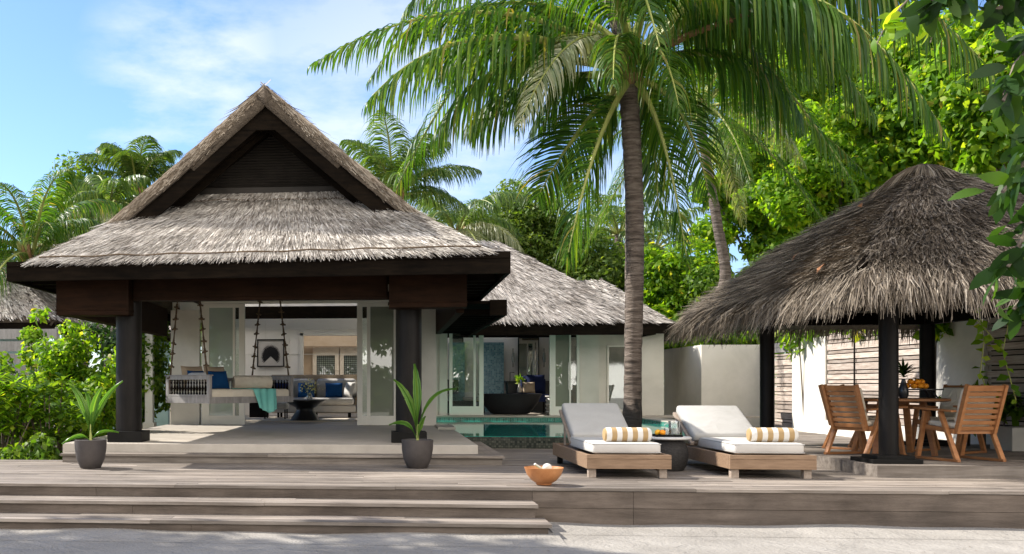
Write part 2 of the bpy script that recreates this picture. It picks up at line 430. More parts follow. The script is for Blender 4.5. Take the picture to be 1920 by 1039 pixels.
# ------------------------------------------------------------------ objects
def link(o):
    sc.collection.objects.link(o)
    return o
def tag(o, label=None, cat=None, group=None, kind=None):
    if label: o['label'] = label
    if cat: o['category'] = cat
    if group: o['group'] = group
    if kind: o['kind'] = kind
    return o
def thing(name, label, cat, loc=(0, 0, 0), rz=0, group=None):
    o = link(bpy.data.objects.new(name, None))
    o.empty_display_size = .1
    o.location = loc
    o.rotation_euler = (0, 0, rz)
    return tag(o, label, cat, group)
def adopt(o, parent):
    if parent is not None:
        o.parent = parent
        if parent.parent is None:
            o.matrix_parent_inverse = parent.matrix_basis.inverted()
def copy_tree(o, parent=None, **kw):
    c = link(o.copy())
    if parent is not None:
        c.parent = parent
    for ch in list(o.children):
        copy_tree(ch, c)
    for k, v in kw.items():
        c[k] = v
    return c
class B:
    """collects shapes, then becomes ONE mesh object"""
    def __init__(self):
        self.bm = bmesh.new()
        self.mi = 0
    def _fin(self, vs, Mx):
        if Mx is not None:
            for v in vs: v.co = Mx @ v.co
    def face(self, pts):
        f = self.bm.faces.new([self.bm.verts.new(p) for p in pts])
        f.material_index = self.mi
        return f
    def box(self, x0, x1, y0, y1, z0, z1, Mx=None):
        bm = self.bm
        v = [bm.verts.new((x, y, z)) for z in (z0, z1) for y in (y0, y1) for x in (x0, x1)]
        for q in ((0, 2, 3, 1), (4, 5, 7, 6), (0, 1, 5, 4), (2, 6, 7, 3), (0, 4, 6, 2), (1, 3, 7, 5)):
            bm.faces.new([v[i] for i in q]).material_index = self.mi
        self._fin(v, Mx)
        return self
    def rbox(self, x0, x1, y0, y1, z0, z1, r=.02, seg=2, Mx=None):
        t = bmesh.new()
        bmesh.ops.create_cube(t, size=1)
        for v in t.verts:
            v.co = Vector(((x0 + x1) / 2 + v.co.x * (x1 - x0), (y0 + y1) / 2 + v.co.y * (y1 - y0), (z0 + z1) / 2 + v.co.z * (z1 - z0)))
        bmesh.ops.bevel(t, geom=list(t.edges), offset=r, segments=seg, affect='EDGES', profile=.5)
        self.merge(t, Mx)
        return self
    def merge(self, t, Mx=None):
        mp_ = {}
        for v in t.verts:
            mp_[v] = self.bm.verts.new(Mx @ v.co if Mx is not None else v.co)
        for f in t.faces:
            g = self.bm.faces.new([mp_[v] for v in f.verts]); g.material_index = self.mi
        t.free()
    def beam(self, p0, p1, w_, h_, up=(0, 0, 1)):
        p0, p1, up = Vector(p0), Vector(p1), Vector(up)
        d = (p1 - p0).normalized()
        s_ = d.cross(up).normalized() * (w_ / 2)
        u_ = s_.cross(d).normalized() * (h_ / 2)
        v = [self.bm.verts.new(p + s_ * a + u_ * b_) for p in (p0, p1) for a, b_ in ((-1, -1), (1, -1), (1, 1), (-1, 1))]
        for q in ((0, 1, 2, 3), (7, 6, 5, 4), (0, 4, 5, 1), (1, 5, 6, 2), (2, 6, 7, 3), (3, 7, 4, 0)):
            self.bm.faces.new([v[i] for i in q]).material_index = self.mi
        return self
    def tube(self, pts, rads, n=8, cap=True):
        pts = [Vector(p) for p in pts]
        if not hasattr(rads, '__len__'): rads = [rads] * len(pts)
        rings = []
        ref = Vector((0, 1, .13)) if abs((pts[-1] - pts[0]).normalized().y) < .9 else Vector((1, 0, .1))
        for i, p in enumerate(pts):
            d = (pts[min(i + 1, len(pts) - 1)] - pts[max(i - 1, 0)]).normalized()
            a = d.cross(ref).normalized(); b_ = d.cross(a)
            rings.append([self.bm.verts.new(p + (a * math.cos(2 * PI * k / n) + b_ * math.sin(2 * PI * k / n)) * rads[i]) for k in range(n)])
        for r0, r1 in zip(rings, rings[1:]):
            for k in range(n):
                self.bm.faces.new((r0[k], r0[(k + 1) % n], r1[(k + 1) % n], r1[k])).material_index = self.mi
        if cap:
            self.bm.faces.new(rings[0][::-1]).material_index = self.mi
            self.bm.faces.new(rings[-1]).material_index = self.mi
        return self
    def lathe(self, prof, c=(0, 0, 0), n=32, sx=1, sy=1):
        rings = []
        for r_, z_ in prof:
            if r_ < 1e-5:
                rings.append([self.bm.verts.new((c[0], c[1], c[2] + z_))])
            else:
                rings.append([self.bm.verts.new((c[0] + sx * r_ * math.cos(2 * PI * k / n), c[1] + sy * r_ * math.sin(2 * PI * k / n), c[2] + z_)) for k in range(n)])
        for a, b_ in zip(rings, rings[1:]):
            for k in range(n):
                k2 = (k + 1) % n
                if len(a) == 1 and len(b_) == 1: continue
                if len(a) == 1: f = (a[0], b_[k2], b_[k])
                elif len(b_) == 1: f = (a[k], a[k2], b_[0])
                else: f = (a[k], a[k2], b_[k2], b_[k])
                self.bm.faces.new(f).material_index = self.mi
        return self
    def ball(self, c, r, seg=14, s=(1, 1, 1)):
        t = bmesh.new()
        bmesh.ops.create_uvsphere(t, u_segments=seg, v_segments=max(6, seg // 2 + 2), radius=r)
        self.merge(t, Matrix.Translation(c) @ Matrix.Diagonal((s[0], s[1], s[2], 1)))
        return self
    def pillow(self, w_, h_, t_, Mx, n=12, pinch=.12):
        """soft cushion standing in its local XZ plane, thickness along Y"""
        bm = self.bm
        g = {}
        for s_ in (-1, 1):
            for i in range(n + 1):
                for j in range(n + 1):
                    a, b_ = i / n * 2 - 1, j / n * 2 - 1
                    e = (1 - a ** 4) * (1 - b_ ** 4)
                    x = a * w_ / 2 * (1 - pinch * (1 - a * a) * 0 - pinch * abs(b_) ** 3 * (1 - a * a) * .0)
                    x = a * w_ / 2 * (1 - pinch * (1 - b_ * b_) * .5)
                    z_ = b_ * h_ / 2 * (1 - pinch * (1 - a * a) * .5)
                    y = s_ * t_ / 2 * (max(e, 0) ** .5)
                    if e <= 1e-6 and s_ == 1:
                        g[s_, i, j] = g[-1, i, j]
                    else:
                        g[s_, i, j] = bm.verts.new(Mx @ Vector((x, y, z_)))
        for s_ in (-1, 1):
            for i in range(n):
                for j in range(n):
                    q = [g[s_, i, j], g[s_, i + 1, j], g[s_, i + 1, j + 1], g[s_, i, j + 1]]
                    if s_ == 1: q.reverse()
                    bm.faces.new(q).material_index = self.mi
        return self
    def done(self, name, mats, parent=None, smooth=False, bevel=0):
        bm = self.bm
        bmesh.ops.recalc_face_normals(bm, faces=bm.faces)
        me = bpy.data.meshes.new(name)
        bm.to_mesh(me); bm.free()
        if not isinstance(mats, (list, tuple)): mats = [mats]
        for k in mats: me.materials.append(M[k])
        if smooth:
            for p in me.polygons: p.use_smooth = True
        o = link(bpy.data.objects.new(name, me))
        if bevel:
            md = o.modifiers.new('bevel', 'BEVEL'); md.width = bevel; md.segments = 2; md.limit_method = 'ANGLE'
        if smooth == 'auto' or smooth:
            try: me.set_sharp_from_angle(angle=R(38))
            except Exception: pass
        adopt(o, parent)
        return o
def strips(name, S, mats, parent=None, midx=None):
    """S: (n,k,2,3) - n ribbons of k cross pairs; ONE mesh object"""
    n_, k = S.shape[:2]
    V = S.reshape(-1, 3)
    base = (np.arange(n_) * k * 2)[:, None, None]
    j = np.arange(k - 1)[None, :, None] * 2
    F = base + j + np.array([0, 1, 3, 2])[None, None, :]
    F = F.reshape(-1, 4)
    return rawmesh(name, V, F, mats, parent, None if midx is None else np.repeat(midx, k - 1))
def rawmesh(name, V, F, mats, parent=None, midx=None):
    me = bpy.data.meshes.new(name)
    nf, fs = F.shape
    me.vertices.add(len(V)); me.vertices.foreach_set('co', np.ascontiguousarray(V, dtype=np.float32).ravel())
    me.loops.add(nf * fs); me.loops.foreach_set('vertex_index', np.ascontiguousarray(F, dtype=np.int32).ravel())
    me.polygons.add(nf)
    me.polygons.foreach_set('loop_start', np.arange(nf, dtype=np.int32) * fs)
    me.polygons.foreach_set('loop_total', np.full(nf, fs, dtype=np.int32))
    if midx is not None:
        me.polygons.foreach_set('material_index', np.ascontiguousarray(midx, dtype=np.int32))
    if not isinstance(mats, (list, tuple)): mats = [mats]
    for k in mats: me.materials.append(M[k])
    me.update(); me.validate()
    o = link(bpy.data.objects.new(name, me))
    adopt(o, parent)
    return o
def join_strips(parts):
    return parts
def unit(a):
    return a / np.maximum(np.linalg.norm(a, axis=-1, keepdims=True), 1e-9)
def V3(p):
    return np.array([p[0], p[1], p[2]], dtype=float)

# ---- thatch ------------------------------------------------------
def thatch_blades(patch, dens, length, width, lift=.05, droop=0, vmax=1.0, courses=0, messy=.12):
    bl, br, tr, tl = [V3(p) for p in patch]
    area = .5 * (np.linalg.norm(np.cross(br - bl, tl - bl)) + np.linalg.norm(np.cross(br - tr, tl - tr)))
    n_ = max(4, int(area * dens))
    # area-weighted v (patch may taper)
    wb, wt = np.linalg.norm(br - bl), np.linalg.norm(tr - tl)
    u = rng.random(n_ * 3); v = rng.random(n_ * 3) * vmax
    keep = rng.random(n_ * 3) * max(wb, wt) < wb + (wt - wb) * v
    u, v = u[keep][:n_], v[keep][:n_]
    n_ = len(u)
    if courses:
        v = np.clip((np.floor(v * courses) + rng.random(n_) ** 2 * .75) / courses, 0, 1)
    u_, v_ = u[:, None], v[:, None]
    P = (bl * (1 - u_) + br * u_) * (1 - v_) + (tl * (1 - u_) + tr * u_) * v_
    d = unit((bl * (1 - u_) + br * u_) - (tl * (1 - u_) + tr * u_))
    side = unit((br * (1 - v_) + 0 * P) - bl if False else np.broadcast_to(br - bl, P.shape))
    nrm = unit(np.cross(br - bl, tl - bl))[None, :]
    if nrm[0, 2] < 0: nrm = -nrm
    Ln = length * (.6 + .8 * rng.random((n_, 1)))
    jit = rng.normal(0, messy, (n_, 1))
    d2 = unit(d + side * jit)
    off = nrm * (.01 + .035 * rng.random((n_, 1)))
    lf = lift * rng.random((n_, 1)) ** 1.6
    wd = width * (.6 + .8 * rng.random((n_, 1)))
    sw = unit(np.cross(d2, nrm + rng.normal(0, .25, P.shape))) * wd / 2
    g = np.array([0, 0, -1.0])
    pts = []
    for k, f in enumerate((0, .5, 1)):
        dr = droop * f * f * Ln * (v_ < .12)
        pts.append(P + d2 * Ln * (f - .45) + off + nrm * lf * f * f * 1.2 + g * dr + side * jit * Ln * f * f * .5)
    S = np.stack([np.stack([p - sw * q, p + sw * q], 1) for p, q in zip(pts, (.8, 1, .25))], 1)
    return S
def slab_patch(b, patch, th, nu=8, nv=6):
    """solid underlayer of a thatch patch"""
    bl, br, tr, tl = [V3(p) for p in patch]
    nrm = np.cross(br - bl, tl - bl); nrm /= np.linalg.norm(nrm)
    if nrm[2] < 0: nrm = -nrm
    bm = b.bm
    top = [[bm.verts.new(tuple((bl * (1 - i / nu) + br * i / nu) * (1 - j / nv) + (tl * (1 - i / nu) + tr * i / nu) * j / nv)) for i in range(nu + 1)] for j in range(nv + 1)]
    bot = [[bm.verts.new(tuple(V3(v.co) - nrm * th)) for v in row] for row in top]
    for j in range(nv):
        for i in range(nu):
            bm.faces.new((top[j][i], top[j][i + 1], top[j + 1][i + 1], top[j + 1][i])).material_index = b.mi
            bm.faces.new((bot[j][i], bot[j + 1][i], bot[j + 1][i + 1], bot[j][i + 1])).material_index = b.mi
    for i in range(nu):
        bm.faces.new((top[0][i + 1], top[0][i], bot[0][i], bot[0][i + 1])).material_index = b.mi
        bm.faces.new((top[nv][i], top[nv][i + 1], bot[nv][i + 1], bot[nv][i])).material_index = b.mi
    for j in range(nv):
        bm.faces.new((top[j][0], top[j + 1][0], bot[j + 1][0], bot[j][0])).material_index = b.mi
        bm.faces.new((top[j + 1][nu], top[j][nu], bot[j][nu], bot[j + 1][nu])).material_index = b.mi
def thatch_roof(name, patches, parent, mat_, th=.16, extra=(), n_verge=0):
    """patches: (corners, density, length, width, kwargs). Straw and underlayer in ONE mesh."""
    b = B()
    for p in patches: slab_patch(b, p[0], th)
    bm = b.bm
    bm.verts.index_update()
    Vb = np.array([tuple(v.co) for v in bm.verts]); Fb = np.array([[v.index for v in f.verts] for f in bm.faces])
    bm.free()
    SS = [thatch_blades(p[0], p[1], p[2], p[3], **p[4]) for p in patches] + list(extra)
    S = np.concatenate(SS, 0)
    k = S.shape[1]
    V = np.concatenate([Vb, S.reshape(-1, 3)], 0)
    base = (len(Vb) + np.arange(len(S)) * k * 2)[:, None, None]
    F = (base + np.arange(k - 1)[None, :, None] * 2 + np.array([0, 1, 3, 2])).reshape(-1, 4)
    F = np.concatenate([Fb, F], 0)
    mi = np.concatenate([np.ones(len(Fb)), np.zeros(len(F) - len(Fb))])
    if n_verge: mi[-n_verge * (k - 1):] = 2
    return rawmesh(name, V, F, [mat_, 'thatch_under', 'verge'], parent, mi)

# ---- foliage -----------------------------------------------------
def leaves(P, nrm_bias, size, aspect=.5, spread=1.0, fold=.25, up=.5, droop=.3):
    """P (n,3) positions, nrm_bias (n,3) outward directions -> ribbons (n,3,2,3): a folded leaf with a belly"""
    n_ = len(P)
    nrm = unit(nrm_bias * .8 + rng.normal(0, .55 * spread, (n_, 3)) + np.array([0, 0, up]))
    a = unit(np.cross(nrm, rng.normal(0, 1, (n_, 3))))
    a = unit(a + np.array([0, 0, -droop]))
    s_ = unit(np.cross(a, nrm))
    nn = unit(np.cross(s_, a))
    Ls = size * (.55 + .9 * rng.random((n_, 1)))
    W = Ls * aspect
    p0 = P
    p1 = P + a * Ls * .5 + nn * Ls * .06
    p2 = P + a * Ls - nn * Ls * .08
    S = np.stack([np.stack([p0 - s_ * W * .06, p0 + s_ * W * .06], 1),
                  np.stack([p1 - s_ * W * .5 + nn * W * fold * .3, p1 + s_ * W * .5 + nn * W * fold * rng.random((n_, 1))], 1),
                  np.stack([p2 - s_ * W * .05, p2 + s_ * W * .05], 1)], 1)
    return S
def crown_points(clumps, n_):
    """points near the shells of many ellipsoid clumps"""
    w_ = np.array([c[3] * c[4] for c in clumps], dtype=float); w_ /= w_.sum()
    idx = rng.choice(len(clumps), n_, p=w_)
    C_ = np.array([c[:3] for c in clumps])[idx]
    Rr = np.array([[c[3], c[3], c[4]] for c in clumps])[idx]
    d = unit(rng.normal(0, 1, (n_, 3)))
    rad = 1 - .5 * rng.random((n_, 1)) ** 1.5
    return C_ + d * Rr * rad, d
def clumps_in(c, rx, ry, rz, n_, r0, r1, shell=.55):
    out_ = []
    for i in range(n_):
        d = unit(rng.normal(0, 1, 3)); q = shell + (1 - shell) * rng.random()
        if i < n_ * .25: q *= .5
        r_ = r0 + (r1 - r0) * rng.random()
        out_.append((c[0] + d[0] * rx * q, c[1] + d[1] * ry * q, c[2] + d[2] * rz * q, r_, r_ * .75))
    return out_
def tree(name, label, base, c, rx, ry, rz, nl, size, mat_, ncl=26, r0=.5, r1=1.1, cat='tree', group=None, trunk_r=.14, aspect=.5, limbs=7, extra=()):
    t = thing(name, label, cat, base, group=group)
    cl = clumps_in(c, rx, ry, rz, ncl, r0, r1) + list(extra)
    P, d = crown_points(cl, nl)
    ns = max(1, nl // 40)
    S = leaves(P, d, size, aspect)
    # thin sprigs that stick out
    strips('crown', S, mat_, t)
    b = B()
    base, c = Vector(base), Vector(c)
    mid = base.lerp(c, .5) + Vector((rng.normal(0, .15), rng.normal(0, .15), 0))
    b.tube([base - Vector((0, 0, .1)), mid, c], [trunk_r * 1.2, trunk_r * .85, trunk_r * .5], 8)
    for i in range(limbs):
        k = cl[int(rng.integers(len(cl)))]
        s0 = mid.lerp(c, rng.random() * .8)
        e = Vector(k[:3])
        b.tube([s0, s0.lerp(e, .5) + Vector((0, 0, .15)), e], [trunk_r * .45, trunk_r * .28, trunk_r * .1], 5)
    b.done('trunk', 'bark', t, smooth=True)
    return t

def bez(p0, p1, p2, t):
    t = t[:, None]
    return p0 * (1 - t) ** 2 + 2 * p1 * t * (1 - t) + p2 * t * t
def frond(base, ctrl, tip, Lmax=.95, n_=75, width=.04, sag=.9, start=.14, spread=.9, twist=0, vlift=.25):
    """ribbons of one pinnate palm leaf with its stalk"""
    base, ctrl, tip = V3(base), V3(ctrl), V3(tip)
    t = np.linspace(start, .995, n_)
    t = np.clip(t + rng.normal(0, .003, n_), 0, 1)
    P = bez(base, ctrl, tip, t)
    T = unit(2 * (ctrl - base) * (1 - t[:, None]) + 2 * (tip - ctrl) * t[:, None])
    upv = np.array([0, 0, 1.0])
    side = unit(np.cross(T, upv) + 1e-4)
    nrm = unit(np.cross(side, T))
    if twist:
        side, nrm = side * math.cos(twist) + nrm * math.sin(twist), nrm * math.cos(twist) - side * math.sin(twist)
    prof = np.clip(np.sin(PI * np.clip((t - start) / (1 - start) * .82 + .14, 0, 1)) ** .8, .12, 1)[:, None]
    out_ = []
    for sg in (-1, 1):
        ln = Lmax * prof * (.85 + .3 * rng.random((n_, 1)))
        d0 = unit(side * sg * spread + T * (.45 + .75 * t[:, None] ** 2) + nrm * vlift + rng.normal(0, .07, (n_, 3)))
        sgv = sag * (.75 + .5 * rng.random((n_, 1)))
        pts = []
        p = P.copy(); d = d0
        segs = 5
        pts.append(p)
        for k in range(segs - 1):
            d = unit(d + upv * -1 * sgv * .38 * (k + .35))
            p = p + d * ln / (segs - 1)
            pts.append(p)
        wv = unit(np.cross(d0, nrm) * .75 + T * .5)
        wv = unit(T + rng.normal(0, .22, (n_, 3)))
        out_.append(np.stack([np.stack([q - wv * width * f / 2, q + wv * width * f / 2], 1) for q, f in zip(pts, (.55, 1, .95, .6, .1))], 1))
    # stalk: two crossed ribbons tapering
    ts = np.linspace(0, 1, 30)
    Q = bez(base, ctrl, tip, ts)
    TT = unit(np.gradient(Q, axis=0)); sd = unit(np.cross(TT, upv) + 1e-4); nn = np.cross(sd, TT)
    r_ = (.048 * (1 - ts) ** 1.1 + .006)[:, None] * (Lmax / .95)
    st = []
    ang = [k * 2 * PI / 6 for k in range(7)]
    ring = [Q + (sd * math.cos(a) + nn * math.sin(a)) * r_ for a in ang]
    for k in range(6):
        for j0 in range(0, 25, 4):
            st.append(np.stack([np.stack([ring[k][j0 + q], ring[k + 1][j0 + q]], 0) for q in range(5)], 0))
    return np.concatenate(out_, 0), np.stack(st, 0)
def palm_crown(specs, parent, mats=('leaf_palm', 'palm_core', 'leaf_palm_pale'), pale=()):
    LS, MI = [], []
    for i, (a, kw) in enumerate(specs):
        l_, s_ = frond(*a, **kw)
        LS.append(l_); MI.append(np.full(len(l_), 2 if i in pale else 0))
        LS.append(s_); MI.append(np.full(len(s_), 1))
    return strips('crown', np.concatenate(LS, 0), list(mats), parent, np.concatenate(MI))
def auto_fronds(c, count, length, droop=.5, up=(.15, 1.0), az=None, **kw):
    out_ = []
    c = V3(c)
    for i in range(count):
        a = (az[i] if az is not None else i * 2.39996 + rng.normal(0, .15))
        e = up[0] + (up[1] - up[0]) * ((i + .5) / count)
        ln = length * (.85 + .3 * rng.random())
        h = np.array([math.cos(a), math.sin(a), 0])
        ctrl = c + h * ln * .5 * math.cos(e) + np.array([0, 0, ln * .62 * math.sin(e) + .15])
        tip = c + h * ln * (.55 + .42 * math.cos(e)) * .95 + np.array([0, 0, ln * (math.sin(e) * .9 - droop * (1.1 - .5 * e))])
        out_.append(((c + np.array([h[0] * .08, h[1] * .08, 0]), ctrl, tip), dict(kw)))
    return out_
def palm(name, label, pts, rads, crown_c, specs, group=None, mats=('leaf_palm', 'palm_core', 'leaf_palm_pale'), pale=(), bark='palm_bark', boots=True):
    base = Vector(pts[0])
    t = thing(name, label, 'palm tree', base, group=group)
    # smooth trunk
    Pn = [V3(p) for p in pts]
    dense, rr = [], []
    m_ = 14
    for i in range(len(Pn) - 1):
        a = Pn[max(i - 1, 0)]; b_ = Pn[i]; c_ = Pn[i + 1]; d_ = Pn[min(i + 2, len(Pn) - 1)]
        for k in range(m_):
            s_ = k / m_
            q = .5 * ((2 * b_) + (c_ - a) * s_ + (2 * a - 5 * b_ + 4 * c_ - d_) * s_ ** 2 + (-a + 3 * b_ - 3 * c_ + d_) * s_ ** 3)
            dense.append(q); rr.append((rads[i] * (1 - s_) + rads[i + 1] * s_) * (1 + .03 * ((k % 2) * 2 - 1) + rng.normal(0, .018)))
    dense.append(Pn[-1]); rr.append(rads[-1])
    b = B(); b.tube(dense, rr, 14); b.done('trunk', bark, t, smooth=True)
    if boots:
        b = B()
        for k in range(10):
            a = k * 2.4; p = Vector(pts[-1])
            h = Vector((math.cos(a), math.sin(a), 0))
            r_ = rads[-1]
            b.tube([p + h * r_ * .6 - Vector((0, 0, .28 - .02 * k)), p + h * r_ * 1.5 + Vector((0, 0, -.02)), p + h * r_ * 1.9 + Vector((0, 0, .25))], [r_ * .55, r_ * .42, r_ * .2], 5)
        b.done('leaf_base', 'boot', t, smooth=True)
    palm_crown(specs, t, mats, pale)
    return t
# ================================================================== SETTING
b = B(); b.face([(-400, -60, 0), (400, -60, 0), (400, 12.5, 0), (-400, 12.5, 0)])
g1 = b.done('sand', 'sand'); tag(g1, kind='structure')
# low mounds where the sand meets the lowest step
b = B(); b.face([(-400, 12.5, .1), (400, 12.5, .1), (400, 700, .1), (-400, 700, .1)])
tag(b.done('ground', 'soil'), kind='structure')
b = B()
nx = 220
def drift(x): return .03 + .010 * math.sin(x * 1.7) + .007 * math.sin(x * 4.3 + 1)
for i in range(nx):
    x0, x1 = -12 + i * 28 / nx, -12 + (i + 1) * 28 / nx
    ys = (9.24, 8.7) if x1 < 1.62 else (10.02, 9.45)
    b.face([(x0, ys[1], .002), (x1, ys[1], .002), (x1, ys[0] + .05, drift(x1)), (x0, ys[0] + .05, drift(x0))])
tag(b.done('sand_bank', 'sand', smooth=True), kind='structure')

def boards(b, x0, x1, y0, y1, ztop, th=.03, bw=.138, gap=.010, seg=(2.2, 4.2), jz=.0025):
    y = y0
    while y < y1 - .02:
        w_ = min(bw, y1 - y)
        x = x0 - (random.random() * 2 if x1 - x0 > 5 else 0)
        x = max(x, x0) if x1 - x0 <= 5 else x0
        first = True
        while x < x1 - .01:
            ln = random.uniform(*seg) * (random.random() * .7 + .3 if first else 1)
            first = False
            e = min(x + ln, x1)
            if x1 - e < .5: e = x1
            dz = random.uniform(-jz, jz)
            b.box(x, e - .003, y, y + w_ - gap, ztop - th + dz, ztop + dz)
            x = e
        y += bw
D = .39
b = B()
boards(b, -12, 13, 10.05, 13.25, D)
boards(b, 1.2, 13, 13.25 + .001, 16.17, D)
boards(b, 6.05, 13, 16.18, 26, D)
b.box(-12, 13, 10.10, 13.2, .05, D - .04)
b.box(1.2, 13, 13.2, 16.15, .05, D - .04)
b.box(6.08, 13, 16.15, 26, .05, D - .04)
tag(b.done('deck', 'deck', bevel=0), kind='structure')
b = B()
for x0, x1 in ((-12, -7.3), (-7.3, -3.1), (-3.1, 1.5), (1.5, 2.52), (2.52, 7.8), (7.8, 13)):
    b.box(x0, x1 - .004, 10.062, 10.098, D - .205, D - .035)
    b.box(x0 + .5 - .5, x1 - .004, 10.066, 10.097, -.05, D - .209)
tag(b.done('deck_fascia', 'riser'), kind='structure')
b = B()
for (yf, yb, z_, xr) in ((9.65, 10.058, .26, 1.50), (9.22, 9.69, .13, 1.56)):
    n0 = 3
    wd = (yb - yf) / n0
    for k in range(n0):
        x = -12
        while x < xr - .01:
            e = min(x + random.uniform(2.5, 4.5), xr)
            if xr - e < 1: e = xr
            dz = random.uniform(-.002, .002)
            b.box(x, e - .003, yf + k * wd, yf + (k + 1) * wd - .006, z_ - .032 + dz, z_ + dz)
            x = e
tag(b.done('step_treads', 'deck'), kind='structure')
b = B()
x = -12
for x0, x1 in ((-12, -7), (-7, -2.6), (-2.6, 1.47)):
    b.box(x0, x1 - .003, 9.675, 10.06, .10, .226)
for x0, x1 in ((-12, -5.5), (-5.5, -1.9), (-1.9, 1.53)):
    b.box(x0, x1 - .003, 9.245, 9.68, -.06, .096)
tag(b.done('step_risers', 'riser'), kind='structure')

# ------------------------------------------------------------------ pool
b = B(); b.box(1.22, 6.0, 16.24, 23.86, .50, .592)
# back part of the pool reaches the villa wall
b.box(.9, 1.219, 17.62, 23.86, .50, .592)
w_ = b.done('pool_water', 'water'); tag(w_, kind='structure')
b = B()
b.box(1.22, 6.0, 16.17, 16.238, .1, .585)
b.done('pool_spill_wall', 'tile_dark'); o = sc.objects['pool_spill_wall']; tag(o, kind='structure')
b = B()
b.box(1.0, 6.2, 23.862, 23.9, .4, .652)
b.box(6.002, 6.05, 16.17, 23.86, .1, .64)
tag(b.done('pool_tile_band', 'tile_pool'), kind='structure')
b = B()
b.box(.95, 9.0, 23.84, 24.75, .655, .70)
b.box(6.0, 6.5, 16.2, 23.83, .642, .67)
tag(b.done('pool_coping', 'slab', bevel=.006), kind='structure')

# ================================================================== MAIN VILLA
XR = -1.77
villa = thing('villa', 'large villa with steep thatched gable roof, open dark-timber veranda and white living room', 'villa', (XR, 13.2, .39))
# floor slab and its timber step
b = B(); b.box(-4.55, 1.24, 13.2, 17.66, .40, .63); b.box(-4.55, .96, 17.66, 19.62, .40, .629)
b.box(.962, 1.3, 18.3, 19.5, .60, .655)
b.done('floor_slab', 'slab', villa, bevel=.008)
b = B()
for k in range(3):
    y = 12.85 + k * .12
    for x0, x1 in ((-4.47, -1.6), (-1.6, 1.555)):
        b.box(x0, x1 - .003, y, y + .115, .478, .51)
for k in range(3):
    b.box(1.245 + k * .105, 1.345 + k * .105, 13.212, 16.14, .478, .51)
b.box(-4.44, 1.53, 12.88, 13.19, .385, .476)
b.box(1.243, 1.53, 13.2, 16.12, .385, .476)
b.done('veranda_step', 'deck', villa)
# pillars
for (x, y) in ((-3.74, 13.72), (.315, 13.86)):
    b = B(); b.lathe([(.186, .78), (.186, 2.96)], (x, y, 0), 40)
    p = b.done('pillar', 'pillar', villa, smooth=True)
    b = B(); b.box(x - .25, x + .25, y - .25, y + .25, .632, .785)
    b.done('pillar_base', 'black_base', p, bevel=.006)
# eaves: front fascia, side fascias
FL, FR = Vector((-5.22, 12.85, 0)), Vector((1.60, 12.6, 0))
b = B()
def eave_board(b, p, q, zb0, zt0, zb1, zt1, th):
    p, q = Vector(p), Vector(q)
    d = (q - p).normalized(); s_ = Vector((-d.y, d.x, 0)) * th
    v = [(p.x, p.y, zb0), (q.x, q.y, zb1), (q.x, q.y, zt1), (p.x, p.y, zt0)]
    v2 = [(a[0] + s_.x, a[1] + s_.y, a[2]) for a in v]
    bm = b.bm
    V = [bm.verts.new(a) for a in v + v2]
    for q_ in ((0, 1, 2, 3), (7, 6, 5, 4), (0, 4, 5, 1), (1, 5, 6, 2), (2, 6, 7, 3), (3, 7, 4, 0)):
        bm.faces.new([V[i] for i in q_])
ZB, ZT = 2.90, 3.155
eave_board(b, FL, FR, ZB - .02, ZT - .01, ZB, ZT + .03, .07)
eave_board(b, FL + Vector((.02, -.02, 0)), FR + Vector((-.02, -.02, 0)), ZT - .075, ZT - .055, ZT - .055, ZT - .02, .02)
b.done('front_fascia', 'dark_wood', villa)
b = B()
eave_board(b, (FL.x, 23.7, 0), (FL.x, FL.y + .0, 0), ZB - .02, ZT, ZB - .02, ZT - .01, .06)
b.done('side_fascia', 'dark_wood', villa); b = B()
eave_board(b, (FR.x, FR.y + .005, 0), (FR.x, 23.7, 0), ZB, ZT + .03, ZB - .04, ZT, .06)
b.done('side_fascia', 'dark_wood', villa)
# soffit
b = B()
zs = 3.03
for q in ([(FL.x + .05, FL.y + .1, zs), (FR.x - .05, FR.y + .1, zs), (1.12, 13.5, zs), (-4.7, 13.5, zs)],
          [(FR.x - .03, FR.y + .1, zs), (FR.x - .03, 23.6, zs), (1.12, 23.6, zs), (1.12, 13.5, zs)],
          [(FL.x + .03, FL.y + .1, zs), (-4.7, 13.5, zs), (-4.7, 23.6, zs), (FL.x + .03, 23.6, zs)]):
    b.face(q)
for k in range(22):
    y = 13.6 + k * .45
    b.box(1.13, FR.x - .08, y, y + .07, zs - .12, zs - .004)
    b.box(FL.x + .08, -4.71, y, y + .07, zs - .12, zs - .004)
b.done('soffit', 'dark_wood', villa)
# beams: front beam with deep bracket boxes at both ends, side beams running back
b = B()
b.box(-3.62, .02, 13.46, 13.66, 2.655, 3.02)
b.box(-3.60, .0, 13.44, 13.459, 2.70, 3.02)
b.done('front_beam', 'red_wood', villa, bevel=.006)
for x0, x1 in ((-4.68, -3.63), (.03, 1.1)):
    b = B(); b.box(x0, x1, 13.30, 13.68, 2.44 if x0 < -3 else 2.52, 3.02)
    b.box(x0 - .012, x1 + .012, 13.29, 13.7, (2.44 if x0 < -3 else 2.52) + .06, (2.44 if x0 < -3 else 2.52) + .075)
    b.done('bracket_box', 'red_wood', villa, bevel=.006)
for x0, x1, zb in ((-4.66, -4.48, 2.45), (.98, 1.09, 2.47)):
    b = B(); b.box(x0, x1, 13.7, 19.4, zb, 3.018)
    b.done('side_beam', 'red_wood', villa, bevel=.006)
b = B(); b.box(-5.08, -4.92, 19.9, 20.06, .3, 2.9); b.box(-5.12, -4.88, 19.86, 20.1, .3, .66)
b.done('white_post', 'cream_frame', villa)
